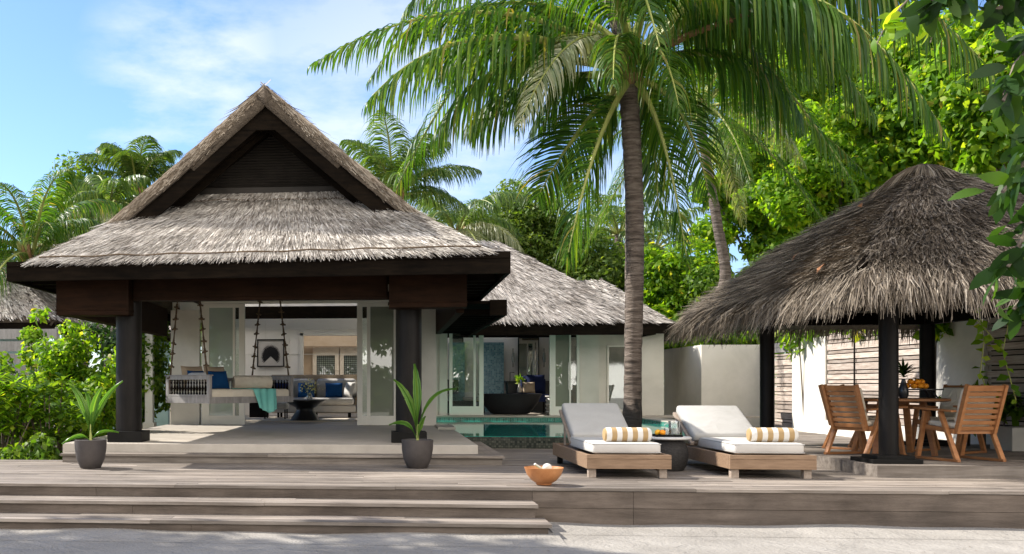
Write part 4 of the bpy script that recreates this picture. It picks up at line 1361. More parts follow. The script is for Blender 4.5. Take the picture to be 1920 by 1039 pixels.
# ---- sun loungers (built around their own origin, front left corner of the frame at 0,0)
def make_lounger():
    t = thing('sun_lounger', '', 'sun lounger')
    W_, Ln = .94, 2.25
    b = B()
    for z0, z1 in ((.105, .215), (.217, .265)):
        b.box(0, W_, 0, .045, z0, z1)
        b.box(0, W_, Ln - .045, Ln, z0, z1)
    b.box(.0, .045, .047, Ln - .047, .105, .264); b.box(W_ - .045, W_, .047, Ln - .047, .105, .264)
    b.box(.046, W_ - .046, .046, Ln - .046, .20, .235)
    b.done('frame', 'driftwood', t, bevel=.004)
    for x in (.03, W_ - .12):
        b = B(); b.box(x, x + .085, .05, .135, 0, .104); b.done('leg', 'driftwood_pale', t, bevel=.003)
    for x in (.03, W_ - .11):
        b = B(); b.box(x, x + .05, Ln - .28, Ln - .2, .05, .104)
        b.tube([(x - .005, Ln - .24, .055), (x + .055, Ln - .24, .055)], .055, 18); b.done('wheel', 'black_base', t)
    b = B(); b.rbox(.09, W_ - .08, .12, 1.52, .268, .395, .035, 3); sc_ = b.done('seat_cushion', 'linen', t, smooth=True)
    b = B()
    for z_ in (.285, .378):
        e = [(.094, .124), (W_ - .084, .124), (W_ - .084, 1.516), (.094, 1.516), (.094, .124)]
        b.tube([(p[0] * 1, p[1], z_) for p in e], .0055, 6)
    b.done('piping', 'grey_fabric', sc_, smooth=True)
    # reclining back
    hy, hz = 1.42, .33
    Mx = Matrix.Translation((0, hy, hz)) @ Matrix.Rotation(R(26.5), 4, 'X')
    b = B()
    b.rbox(.10, W_ - .09, 0, .87, .0, .12, .04, 3, Mx)
    b.done('back_cushion', 'grey_fabric', t, smooth=True)
    b = B(); b.box(.08, .12, 0, .89, -.04, -.005, Mx); b.box(W_ - .11, W_ - .07, 0, .89, -.04, -.005, Mx)
    for k in range(7): b.box(.12, W_ - .11, .04 + k * .12, .11 + k * .12, -.035, -.01, Mx)
    b.beam((.11, Ln - .3, .25), tuple(Mx @ Vector((.11, .6, -.03))), .025, .03)
    b.beam((W_ - .1, Ln - .3, .25), tuple(Mx @ Vector((W_ - .1, .6, -.03))), .025, .03)
    b.done('back_frame', 'driftwood_pale', t)
    return t
l1 = make_lounger()
l1.location = (2.27, 11.14, D + .002)
l1['label'] = 'teak sun lounger nearer the pool, between the wooden bowl and the side table'
l1['group'] = 'sun loungers on the deck'
l2 = copy_tree(l1, label='teak sun lounger between the side table and the dining pavilion')
l2.location = (3.87, 11.20, D + .002)
l2.rotation_euler = (0, 0, R(-.8))
for c_ in l2.children:
    if c_.name.startswith('back_'):   # this back is laid a little flatter
        c_.matrix_basis = Matrix.Translation((0, 1.42, .33)) @ Matrix.Rotation(R(-2.5), 4, 'X') @ Matrix.Translation((0, -1.42, -.33)) @ Matrix.Translation((-.10, 0, 0)) @ Matrix.Diagonal((1.08, 1, 1, 1))
def bolster(x, y, z, rz, label):
    o_ = B()
    prof = [(0, -.275), (.03, -.277), (.066, -.268), (.081, -.245), (.084, -.2), (.085, 0), (.084, .2), (.081, .245), (.066, .268), (.03, .277), (0, .275)]
    t_ = bmesh.new()
    o_.lathe(prof, (0, 0, 0), 28)
    for v in o_.bm.verts: v.co = Vector((v.co.z, v.co.x, v.co.y))
    o = o_.done('striped_bolster', 'stripe', None, smooth=True)
    o.location = (x, y, z); o.rotation_euler = (0, 0, rz)
    tag(o, label, 'bolster cushion', 'striped bolsters on the loungers')
bolster(2.27 + .53, 11.14 + .34, D + .48, R(2), 'beige and white striped bolster on the lounger nearer the pool')
bolster(3.87 + .60, 11.20 + .36, D + .48, R(-2), 'beige and white striped bolster on the lounger nearer the dining pavilion')

# ---- side table with tray, jug, glass, mangoes
sx, sy = 3.50, 12.25
t = thing('side_table', 'dark woven barrel side table with pale stone top between the loungers', 'side table', (sx, sy, D))
b = B(); b.lathe([(0, .002), (.165, .002), (.20, .06), (.225, .16), (.222, .26), (.185, .35), (.15, .385), (0, .386)], (sx, sy, D), 40); b.done('base', 'weave', t, smooth=True)
b = B(); b.lathe([(0, .388), (.25, .388), (.262, .398), (.262, .41), (.25, .42), (0, .42)], (sx, sy, D), 48); b.done('table_top', 'stone_top', t, smooth=True)
zt = D + .421
b = B(); b.rbox(sx - .19, sx + .13, sy - .13, sy + .13, zt, zt + .014, .006, 2); b.rbox(sx - .19, sx + .13, sy - .13, sy - .12, zt + .014, zt + .026, .004, 1); b.rbox(sx - .19, sx + .13, sy + .12, sy + .13, zt + .014, zt + .026, .004, 1)
tag(b.done('serving_tray', 'black_base'), 'small dark serving tray on the side table', 'tray')
t = thing('water_jug', 'clear glass jug with green herbs and water on the dark tray', 'jug', (sx + .06, sy, zt + .015))
b = B(); b.lathe([(0, 0), (.062, 0), (.066, .02), (.064, .14), (.068, .175), (.064, .175), (.060, .14), (.061, .02), (0, .012)], (sx + .06, sy, zt + .015), 28); b.done('glass_body', 'glass_clear', t, smooth=True)
b = B(); b.tube([(sx - .004, sy, zt + .165), (sx - .055, sy, zt + .15), (sx - .06, sy, zt + .09), (sx - .004, sy, zt + .05)], .007, 8); b.done('handle', 'glass_clear', t, smooth=True)
b = B(); b.lathe([(0, .014), (.058, .016), (.059, .085), (0, .086)], (sx + .06, sy, zt + .015), 20); b.done('drink', 'glass_veiled', t, smooth=True)
S = leaves(np.array([[sx + .06, sy, zt + .06]]) + rng.normal(0, 1, (26, 3)) * np.array([.024, .024, .018]), rng.normal(0, 1, (26, 3)), .035, .6)
strips('herbs', S, 'leaf_bright', t)
b = B(); b.lathe([(0, 0), (.026, 0), (.03, .09), (.028, .09), (.024, .006), (0, .006)], (sx - .04, sy - .05, zt + .015), 20); g_ = b.done('drinking_glass', 'glass_clear', None, smooth=True)
tag(g_, 'small clear tumbler beside the jug on the dark tray', 'glass')
for k, (dx, dy, s_, lab, mm_) in enumerate(((-.13, .03, 1.0, 'green-orange mango at the left end of the tray', 'mango'), (-.09, -.04, 1.05, 'yellow-orange mango lying in front on the tray', 'orange'))):
    b = B(); b.ball((0, 0, 0), .034, 16, (1.25, .95, 1)); o = b.done('mango', mm_, None, smooth=True)
    o.location = (sx + dx, sy + dy, zt + .05); o.rotation_euler = (0, R(-20 + 40 * k), R(20)); tag(o, lab, 'mango')

# ---- wooden bowl with shell ladle and stone ball
bx_, by_ = 1.66, 10.33
b = B(); b.lathe([(0, .0), (.075, .0), (.085, .012), (.08, .018), (.13, .05), (.178, .11), (.205, .185), (.199, .187), (.17, .115), (.12, .058), (0, .035)], (bx_, by_, D + .003), 48)
o = b.done('wooden_bowl', 'copper', None, smooth=True); tag(o, 'round orange-brown footed bowl standing at the deck edge', 'bowl')
b = B(); b.lathe([(0, .13), (.18, .135)], (bx_, by_, D), 32); adopt(b.done('bowl_filling', 'olive', None), None)
o2 = sc.objects['bowl_filling']; o2.parent = o
b = B(); b.ball((bx_ + .03, by_ - .03, D + .19), .045, 18, (1.1, 1, .95)); tag(b.done('stone_ball', 'bead', None, smooth=True), 'rough pale ball resting in the orange-brown bowl', 'ball')
b = B(); b.tube([(bx_ - .10, by_ - .02, D + .225), (bx_ + .0, by_ + .02, D + .16)], [.013, .011], 10); tag(b.done('short_stick', 'bead', None, smooth=True), 'short pale wooden stick leaning in the orange-brown bowl', 'stick')

# ---- swing daybed (local frame: x along the long side, y to its back)
SWX, SWY, SWZ = -2.92, 15.7, 1.14
SA = R(53)
t = thing('swing_daybed', 'carved grey wooden swing daybed hanging on knotted ropes under the veranda', 'swing bed')
LX, WY = 2.05, 1.12
b = B()
b.box(0, LX, 0, .06, 0, .11); b.box(0, LX, WY - .06, WY, 0, .11); b.box(0, .06, .061, WY - .061, 0, .11); b.box(LX - .06, LX, .061, WY - .061, 0, .11)
b.box(.061, LX - .061, .061, WY - .061, .03, .06)
b.done('bed_frame', 'grey_wood', t, bevel=.005)
def balustrade(x):
    b = B()
    b.box(x, x + .055, 0, .075, .112, .46); b.box(x, x + .055, WY - .075, WY, .112, .46)
    b.box(x, x + .055, .076, WY - .076, .40, .46); b.box(x, x + .055, .076, WY - .076, .112, .15)
    b.box(x - .012, x + .067, -.02, WY + .02, .461, .482)
    r_ = b.done('end_rail', 'grey_wood', t, bevel=.004)
    for k in range(13):
        y = .13 + k * (WY - .26) / 12
        b = B(); b.lathe([(.009, .15), (.017, .16), (.017, .18), (.009, .19), (.019, .225), (.024, .25), (.014, .29), (.008, .32), (.017, .335), (.017, .355), (.009, .365), (.009, .4)], (x + .028, y, 0), 10)
        b.done('baluster', 'dark_wood' if True else '', r_, smooth=True)
balustrade(0); balustrade(LX - .055)
b = B(); b.rbox(.07, LX - .07, .02, WY - .08, .07, .24, .05, 3); b.done('mattress', 'cream_fabric', t, smooth=True)
# back rail
b = B(); b.box(.06, LX - .06, WY - .055, WY, .38, .44)
for k in range(24): b.box(.1 + k * .08, .125 + k * .08, WY - .04, WY - .015, .112, .38)
b.done('back_rail', 'grey_wood', t)
t.location = (SWX, SWY, SWZ); t.rotation_euler = (0, 0, SA)
SM = Matrix.Translation((SWX, SWY, SWZ)) @ Matrix.Rotation(SA, 4, 'Z')
def rope(name, p0, p1, seed):
    rr = random.Random(seed)
    p0, p1 = Vector(p0), Vector(p1)
    b = B()
    n_ = 18
    pts = [p0.lerp(p1, i / n_) for i in range(n_ + 1)]
    b.tube(pts, [.011 + .006 * (i % 2) for i in range(n_ + 1)], 7)
    return b, rr, p0, p1
def ropes(cx, xloc, lab, topx):
    tt_ = thing('rope_pair', lab, 'rope', SM @ Vector((xloc, 0, .2)), group='knotted ropes of the swing bed')
    top = SM @ Vector((topx, WY * .5, 0)); top.z = 3.62
    for k, yl in enumerate((.04, WY - .04)):
        p1 = SM @ Vector((xloc, yl, .12))
        tp = top + (p1 - top) * .0 + Vector((.12 * (k * 2 - 1) * -1, 0, 0))
        b, rr, a_, c_ = rope('rope', tp, p1, k)
        rp_ = b.done('rope', 'rope', tt_, smooth=True)
        for q in range(9):
            f = .18 + q * .085 + rr.uniform(-.012, .012)
            p = a_.lerp(c_, f); d = (c_ - a_).normalized()
            b = B(); sd = d.cross(Vector((0, 1, 0))).normalized()
            s_ = rr.choice((-1, 1)) * 1.0
            b.ball(p, .028, 8, (1, 1, 1.3)); b.tube([p - sd * .05 * s_, p + sd * .05 * s_ + d * .02], [.011, .017], 6)
            b.ball(p - d * .045, .02, 8, (1, 1, 1.0))
            b.done('knot', 'rope', rp_, smooth=True)
ropes(0, .03, 'pair of knotted brown ropes holding the left end of the swing bed', .03)
ropes(1, LX - .03, 'pair of knotted brown ropes holding the right end of the swing bed', LX - .03)
def cushion(name, label, w_, h_, th, Mx, mat_, cat='cushion', group=None):
    b = B(); b.pillow(w_, h_, th, Matrix.Identity(4)); o = b.done(name, mat_, None, smooth=True)
    o.matrix_world = Mx; loc, rot, s_ = Mx.decompose(); o.location = loc; o.rotation_euler = rot.to_euler()
    return tag(o, label, cat, group)
def SP(x, y, z, rz=0, rx=0, ry=0):
    return SM @ Matrix.Translation((x, y, z)) @ Matrix.Rotation(R(rz), 4, 'Z') @ Matrix.Rotation(R(rx), 4, 'X') @ Matrix.Rotation(R(ry), 4, 'Y')
cushion('cushion', 'tan cushion leaning on the back of the swing bed behind the blue ones', .5, .42, .16, SP(.45, WY - .2, .44, 0, -12), 'tan_fabric', group='cushions on the swing bed')
cushion('cushion', 'tan cushion further along the back of the swing bed', .5, .42, .16, SP(.98, WY - .2, .44, 0, -12), 'tan_fabric', group='cushions on the swing bed')
cushion('cushion', 'blue cushion on the swing bed next to the left end rail', .45, .34, .14, SP(.36, WY - .42, .40, 10, -18), 'blue_fabric', group='cushions on the swing bed')
cushion('cushion', 'blue cushion on the swing bed next to the cream bolster', .45, .34, .14, SP(.86, WY - .40, .40, -6, -18), 'blue_fabric', group='cushions on the swing bed')
cushion('cushion', 'white cushion inside the baluster end of the swing bed', .5, .3, .14, SP(.17, .5, .38, 90, 8), 'linen', group='cushions on the swing bed')
b = B()
prof = [(0, -.36), (.06, -.365), (.105, -.35), (.12, -.32), (.125, 0), (.12, .32), (.105, .35), (.06, .365), (0, .36)]
b.lathe(prof, (0, 0, 0), 28)
for v in b.bm.verts: v.co = Vector((v.co.z, v.co.x, v.co.y))
o = b.done('cream_bolster', 'cream_fabric', None, smooth=True)
mm_ = SP(1.52, .52, .36, -30); loc, rot, _x = mm_.decompose(); o.location = loc; o.rotation_euler = rot.to_euler()
tag(o, 'long cream bolster lying at the right end of the swing bed', 'bolster cushion')
# teal throw, draped over the front edge
def throw():
    nx_, ny_ = 26, 34
    bm = bmesh.new(); V = {}
    for i in range(nx_ + 1):
        for j in range(ny_ + 1):
            a, c_ = i / nx_, j / ny_
            s_ = c_ * .80
            if s_ < .45: y, z_ = .45 - s_, .247
            else:
                q = s_ - .45
                y, z_ = -.012 - .03 * min(q * 4, 1), .247 - q
            narrow = 1 - .45 * max(0, c_ - .4)
            tip_ = .2 * (1 - abs(a - .6) * 2) if c_ > .5 else 0
            z_ -= tip_ * max(0, (c_ - .5)) * .8
            x = 1.25 + (a - .5) * .62 * narrow + .10 * c_
            y += .014 * math.sin(a * 19 + c_ * 3) - (.03 * math.sin(a * 9 + 1) * max(0, c_ - .5))
            z_ += .008 * math.sin(a * 23 + c_ * 5) * (1 if s_ < .45 else .2)
            V[i, j] = bm.verts.new((x, y, z_))
    for i in range(nx_):
        for j in range(ny_):
            bm.faces.new((V[i, j], V[i + 1, j], V[i + 1, j + 1], V[i, j + 1]))
    b = B(); b.bm.free(); b.bm = bm
    o = b.done('teal_throw', 'teal_cloth', None, smooth=True)
    md = o.modifiers.new('thick', 'SOLIDIFY'); md.thickness = .008
    loc, rot, _x = SM.decompose(); o.location = loc; o.rotation_euler = rot.to_euler()
    tag(o, 'teal throw draped over the front edge of the swing bed', 'throw')
throw()

# ---- living room
Z0 = .633
t = thing('sofa', 'long white sofa with wooden back rail in the living room', 'sofa', (-1.6, 24, Z0))
b = B(); b.rbox(-2.85, -.75, 23.55, 24.45, Z0 + .14, Z0 + .32, .04, 2); b.rbox(-2.85, -.80, 23.5, 24.4, Z0 + .325, Z0 + .50, .06, 3); b.done('seat', 'linen', t, smooth=True)
for x in (-2.84, -1.78):
    b = B(); b.rbox(x, x + 1.02, 24.25, 24.5, Z0 + .48, Z0 + .98, .09, 3); b.done('back_cushion', 'linen', t, smooth=True)
b = B(); b.box(-2.95, -.70, 24.52, 24.62, Z0 + .1, Z0 + 1.08); b.done('back_board', 'tan_fabric', t, bevel=.01)
for x in (-2.7, -1.8, -.95):
    for y in (23.62, 24.3):
        b = B(); b.box(x, x + .05, y, y + .05, Z0, Z0 + .14); b.done('leg', 'black_base', t)
b = B(); b.box(-.73, -.68, 23.6, 24.4, Z0, Z0 + .62); b.done('side_frame', 'black_base', t)
def WM(x, y, z, rz=0, rx=0, ry=0): return Matrix.Translation((x, y, z)) @ Matrix.Rotation(R(rz), 4, 'Z') @ Matrix.Rotation(R(rx), 4, 'X') @ Matrix.Rotation(R(ry), 4, 'Y')
cushion('cushion', 'square blue cushion on the sofa, behind the vase', .42, .38, .14, WM(-2.02, 24.08, Z0 + .69, 0, -14), 'blue_fabric', group='cushions on the white sofa')
cushion('cushion', 'square blue cushion on the right part of the sofa', .44, .38, .14, WM(-1.32, 24.08, Z0 + .69, 4, -14), 'blue_fabric', group='cushions on the white sofa')
cushion('cushion', 'white cushion leaning at the right end of the sofa', .42, .40, .18, WM(-.92, 23.95, Z0 + .70, -60, -14), 'linen', group='cushions on the white sofa')
cushion('cushion', 'blue cushion at the left end of the sofa behind the swing', .42, .38, .14, WM(-2.62, 24.08, Z0 + .69, 0, -14), 'navy_fabric', group='cushions on the white sofa')
cx_, cy_ = -1.86, 21.9
t = thing('coffee_table', 'black round coffee table on a flared pedestal in front of the sofa', 'coffee table', (cx_, cy_, Z0))
b = B(); b.lathe([(0, .42), (.27, .42), (.20, .26), (.20, .24), (.36, .0), (0, 0)], (cx_, cy_, Z0), 40); b.done('pedestal', 'black', t, smooth=True)
b = B(); b.lathe([(0, .29), (.20, .29), (.46, .44), (.50, .468), (.50, .482), (0, .482)], (cx_, cy_, Z0), 48); b.done('table_top', 'black', t, smooth=True)
t = thing('flower_vase', 'small glass vase of pale flowers on the black coffee table', 'vase', (cx_ + .1, cy_, Z0 + .483))
b = B(); b.lathe([(0, 0), (.06, 0), (.075, .05), (.05, .12), (.04, .15), (.036, .15), (.045, .12), (.07, .05), (0, .01)], (cx_ + .1, cy_, Z0 + .484), 24); b.done('vase_body', 'glass_clear', t, smooth=True)
P = np.array([[cx_ + .1, cy_, Z0 + .80]]) + rng.normal(0, 1, (90, 3)) * np.array([.13, .1, .09])
strips('blossoms', leaves(P, rng.normal(0, 1, (90, 3)), .05, .7), 'petal', t)
b = B()
for k in range(9): b.tube([(cx_ + .1, cy_, Z0 + .52), (cx_ + .1 + random.uniform(-.16, .16), cy_ + random.uniform(-.1, .1), Z0 + .82)], .003, 5)
b.done('stems', 'palm_core', t)
b = B(); b.lathe([(0, .002), (1.5, .002), (1.5, .012), (0, .013)], (cx_ - .1, 22.6, Z0), 60); tag(b.done('round_rug', 'rug', None), 'round beige rug under the black coffee table', 'rug')
t = thing('low_bench', 'low cream upholstered seat on dark legs under the swing bed view', 'bench', (-2.7, 22.3, Z0))
b = B(); b.rbox(-2.95, -2.35, 22.6, 23.2, Z0 + .24, Z0 + .40, .05, 3); b.done('seat', 'linen', t, smooth=True)
t['label'] = 'low cream footstool on dark legs beyond the hanging teal throw'
t['category'] = 'footstool'; t.name = 'footstool'
for x in (-2.9, -2.42):
    for y in (22.65, 23.12):
        b = B(); b.box(x, x + .03, y, y + .03, Z0 + .014, Z0 + .24); b.done('leg', 'black_base', t)
t = thing('side_cabinet', 'dark side cabinet with a small white lamp left of the sofa', 'cabinet', (-3.2, 24.2, Z0))
b = B(); b.box(-3.45, -3.02, 24.0, 24.5, Z0, Z0 + .95); b.done('cabinet_body', 'black_base', t)
t['label'] = 'dark side cabinet left of the sofa'
# picture: dark fan coral on white
t = thing('framed_picture', 'square framed picture of a dark sea fan on the white back wall', 'picture', (-3.16, 25.9, 2.32))
p0, p1 = gy(482, 688, 25.93), gy(533, 636, 25.93)
b = B(); x0, x1, z0, z1 = p0.x, p1.x, p0.z, p1.z
b.box(x0, x1, 25.92, 25.97, z0, z0 + .03); b.box(x0, x1, 25.92, 25.97, z1 - .03, z1); b.box(x0, x0 + .03, 25.92, 25.97, z0 + .03, z1 - .03); b.box(x1 - .03, x1, 25.92, 25.97, z0 + .03, z1 - .03)
b.done('picture_frame', 'black_base', t)
b = B(); b.box(x0 + .03, x1 - .03, 25.95, 25.968, z0 + .03, z1 - .03); b.done('picture_mount', 'linen', t)
b = B(); cxp, czp = (x0 + x1) / 2, z0 + .12
for k in range(150):
    a = R(-40 + 260 * k / 149); r_ = (.24 + .03 * math.sin(k * 7.7) + .02 * random.random()) * (1.05 if 40 < math.degrees(a) < 140 else 1)
    s_ = .0045; y_ = 25.945 - (k % 5) * .0006
    c_ = Vector((cxp, y_, czp + .17)); e = Vector((cxp + math.cos(a) * r_ * .95, y_, czp + .17 + math.sin(a) * r_ * 1.05)); q = Vector((-math.sin(a), 0, math.cos(a))) * s_
    if e.z < z0 + .06: continue
    b.face([c_ - q * .3, e - q, e + q, c_ + q * .3])
b.done('sea_fan_print', 'black', t)

# ---- bath room furniture
ZB_ = .703
b = B()
tub = [(0, 0), (.42, 0), (.50, .03), (.70, .28), (.80, .50), (.82, .52), (.80, .525), (.76, .50), (.62, .22), (.40, .1), (0, .09)]
b.lathe(tub, (3.15, 24.95, ZB_), 56, 1.0, .52)
tag(b.done('bathtub', 'tub', None, smooth=True), 'freestanding matt black bathtub behind the open glass doors', 'bathtub')
def frame_mirror(px0, px1, py0, py1, Y, lab):
    a, c_ = gy(px0, py1, Y), gy(px1, py0, Y)
    t = thing('wall_mirror', lab, 'mirror', ((a.x + c_.x) / 2, Y, a.z), group='black framed mirrors in the bath house')
    b = B(); b.rbox(a.x, c_.x, Y - .02, Y + .02, a.z, c_.z, .0199, 1); 
    b.done('mirror_frame', 'black_base', t)
    b = B(); b.box(a.x + .03, c_.x - .03, Y - .026, Y - .021, a.z + .03, c_.z - .03); b.done('mirror_glass', 'mirror', t)
frame_mirror(971, 1011, 632, 718, 27.5, 'tall black framed mirror between two wall lamps above the vanity')
frame_mirror(843, 869, 633, 719, 27.5, 'tall black framed mirror seen through the left glass door')
for px, lab in ((962, 'slim wall lamp left of the mirror above the vanity'), (1020, 'slim wall lamp right of the mirror above the vanity')):
    a = gy(px, 672, 27.5)
    t = thing('wall_lamp', lab, 'wall lamp', a, group='wall lamps in the bath house')
    b = B(); b.tube([(a.x, 27.5, a.z - .25), (a.x, 27.5, a.z + .28)], [.012, .012], 8); b.box(a.x - .03, a.x + .03, 27.5, 27.58, a.z - .03, a.z + .03); b.done('lamp_stem', 'brass', t)
    b = B(); b.lathe([(.0, -.12), (.035, -.11), (.045, .0), (.03, .16), (0, .17)], (a.x, 27.46, a.z), 14); b.done('lamp_glass', 'glass_veiled', t, smooth=True)
a, c_ = gy(905, 760, 27.45), gy(945, 650, 27.45)
b = B(); b.box(a.x - .1, c_.x, 27.46, 27.55, .70, c_.z + .12); b.box(a.x - .95, a.x - .5, 27.46, 27.55, .70, c_.z + .12)
tag(b.done('blue_tile_wall', 'tile_blue', None), 'blue-green mosaic tile panel at the back of the bath house', 'tile wall')
t = thing('vanity', 'black vanity counter under the mirror behind the bathtub', 'vanity', (4.2, 27.1, ZB_))
b = B(); b.box(3.35, 4.75, 26.95, 27.45, ZB_ + .0, ZB_ + .82); b.box(3.3, 4.8, 26.92, 27.47, ZB_ + .821, ZB_ + .86); b.done('cabinet_body', 'black', t, bevel=.005)
b = B(); b.lathe([(0, .86), (.12, .86), (.17, .92), (.18, .96), (.165, .96), (.11, .9), (0, .89)], (3.7, 27.15, ZB_), 24); b.done('basin', 'stone_top', t, smooth=True)
b = B(); b.tube([(3.45, 27.3, ZB_ + .86), (3.45, 27.3, ZB_ + 1.1), (3.55, 27.2, ZB_ + 1.1)], .012, 8); b.done('tap', 'brass', t)
t = thing('bath_bench', 'low dark bench with white seat seen through the left glass door', 'bench', (2.05, 26, ZB_))
b = B(); b.box(1.55, 2.60, 25.8, 26.3, ZB_, ZB_ + .32); b.box(1.3, 2.0, 27.0, 27.4, ZB_ + .5, ZB_ + .9); b.done('bench_base', 'black', t)
b = B(); b.rbox(2.05, 2.58, 25.78, 26.32, ZB_ + .322, ZB_ + .42, .03, 2); b.done('bench_seat', 'linen', t, smooth=True)
cushion('cushion', 'navy cushion standing behind the right end of the bathtub', .5, .5, .16, WM(4.0, 26.2, ZB_ + .78, 8, -8), 'navy_fabric')
cushion('cushion', 'small beige cushion in front of the navy one behind the bathtub', .34, .3, .14, WM(3.78, 26.0, ZB_ + .68, 8, -8), 'tan_fabric')
t = thing('bath_chair', 'dark low chair carrying the cushions behind the bathtub', 'chair', (3.95, 26.2, ZB_))
b = B(); b.rbox(3.6, 4.3, 25.85, 26.5, ZB_ + .3, ZB_ + .5, .03, 2); b.rbox(3.62, 4.28, 26.32, 26.5, ZB_ + .5, ZB_ + .92, .04, 2); b.done('seat', 'navy_fabric', t, smooth=True)
for x in (3.64, 4.22):
    for y in (25.9, 26.42):
        b = B(); b.box(x, x + .04, y, y + .04, ZB_, ZB_ + .3); b.done('leg', 'black_base', t)
b = B(); prof = [(0, 0), (.12, 0)]
for k in range(4):
    z = k * .105
    prof += [(.15, z + .01), (.172, z + .05), (.15, z + .095), (.125, z + .103)]
prof += [(.16, .43), (.18, .45), (.18, .475), (0, .48)]
b.lathe(prof, (4.22, 24.95, ZB_), 32); tag(b.done('ribbed_stool', 'stone_top', None, smooth=True), 'white ribbed round stool beside the bathtub', 'stool')
t = thing('bud_vase', 'white bottle vase with green leaves on the bathtub end', 'vase', (3.62, 25.6, ZB_))
b = B(); b.lathe([(0, .5), (.06, .5), (.065, .58), (.03, .68), (.02, .76), (.025, .78), (0, .78)], (3.55, 26.1, ZB_ + .05), 18); b.done('vase_body', 'linen', t, smooth=True)
t['label'] = 'white bottle vase with green leaves behind the bathtub'
strips('leaves', leaves(np.array([[3.55, 26.1, ZB_ + .92]]) + rng.normal(0, .05, (40, 3)), rng.normal(0, 1, (40, 3)), .12, .35), 'leaf_bright', t)

# ---- dining set
tx, ty, TZ = 6.72, 13.35, .533
t = thing('dining_table', 'round teak dining table on splayed legs under the dining pavilion', 'dining table', (tx, ty, TZ))
b = B(); b.lathe([(0, .70), (.60, .70), (.64, .712), (.64, .735), (.63, .742), (0, .742)], (tx, ty, TZ), 56); b.done('table_top', 'teak_table', t, smooth=True)
for k in range(4):
    a = R(40 + 90 * k); h = Vector((math.cos(a), math.sin(a), 0)); q = Vector((-h.y, h.x, 0))
    c0 = Vector((tx, ty, TZ))
    b = B(); b.beam(c0 + h * .50 + Vector((0, 0, .0)), c0 + h * .36 + Vector((0, 0, .699)), .055, .07, q)
    b.done('leg', 'teak', t, bevel=.004)
b = B()
for k in range(2):
    a = R(40 + 90 * k); h = Vector((math.cos(a), math.sin(a), 0)); c0 = Vector((tx, ty, TZ + .66 - .03 * k)); b.beam(c0 - h * .38, c0 + h * .38, .05, .06)
b.done('stretcher', 'teak', t)
def make_chair():
    t = thing('dining_chair', '', 'dining chair')
    W_ = .60
    # seat frame; chair looks along +y, origin between the feet
    b = B()
    for s_ in (-1, 1): b.beam((s_ * .27, -.24, .36), (s_ * .27, .28, .41), .035, .055)
    b.beam((-.27, .27, .41), (.27, .27, .41), .035, .06); b.beam((-.27, -.22, .36), (.27, -.22, .36), .035, .06)
    for k in range(6): b.beam((-.25, -.17 + k * .08, .372 + k * .008), (.25, -.17 + k * .08, .372 + k * .008), .05, .015)
    b.done('seat_frame', 'teak', t, bevel=.003)
    for s_ in (-1, 1):
        b = B()
        x = s_ * .30
        b.beam((x, .30, .02), (x, .17, .60), .038, .055, (1, 0, 0)); b.beam((x, -.32, .02), (x, -.06, .60), .038, .055, (1, 0, 0))
        b.beam((x, -.35, .016), (x, .34, .016), .045, .032)
        b.done('side_legs', 'teak', t, bevel=.003)
        b = B(); b.beam((x, -.27, .605), (x, .34, .635), .075, .026); b.done('armrest', 'teak', t, bevel=.004)
    bt = Vector((0, -.25, .34)); tp = Vector((0, -.42, .92))
    b = B()
    for s_ in (-1, 1):
        b.beam((s_ * .245, bt.y, bt.z), (s_ * .245, tp.y, tp.z), .04, .06, (0, 1, 0))
    for k in range(8):
        f = .10 + k * .118
        p = bt.lerp(tp, f); b.beam((-.225, p.y, p.z), (.225, p.y, p.z), .022, .047 if k < 7 else .07, (0, -.17, .58))
    b.done('backrest', 'teak', t, bevel=.003)
    b = B(); b.rbox(-.235, .235, -.2, .25, .40, .475, .03, 3, Matrix.Rotation(R(3), 4, 'X')); b.done('seat_cushion', 'cream_fabric', t, smooth=True)
    Mx = Matrix.Translation((0, -.215, .45)) @ Matrix.Rotation(R(16), 4, 'X')
    b = B(); b.rbox(-.22, .22, -.02, .06, .0, .44, .03, 3, Mx); b.done('back_cushion', 'cream_fabric', t, smooth=True)
    return t
ch = make_chair()
spots = [(6.20, 13.02, R(-68), 'teak armchair at the left of the dining table, its slatted back outward'),
         (6.98, 12.35, R(12), 'teak armchair nearest the front right, slatted back toward the lawn side'),
         (6.75, 14.35, R(212), 'teak armchair behind the table facing out, cream back cushion visible'),
         (7.62, 13.75, R(122), 'teak armchair behind the front right one, mostly hidden')]
for i, (x, y, a, lab) in enumerate(spots):
    o = ch if i == 0 else copy_tree(ch)
    o.location = (x, y, TZ); o.rotation_euler = (0, 0, a); o['label'] = lab; o['group'] = 'teak armchairs around the dining table'
ch.children[0]
sc.objects['dining_chair.001']['label'] = 'teak armchair at the front right of the table with its slatted back to the camera'
zt = TZ + .743
va = gz(1695, 742, zt); va = gy(1694, 742, 13.15)
t = thing('plant_vase', 'tall black bottle vase with green foliage on the dining table', 'vase', (va.x, 13.15, zt))
b = B(); b.lathe([(0, 0), (.045, 0), (.06, .05), (.058, .12), (.035, .19), (.022, .24), (.028, .26), (0, .255)], (va.x, 13.15, zt), 24); b.done('vase_body', 'black', t, smooth=True)
S = []
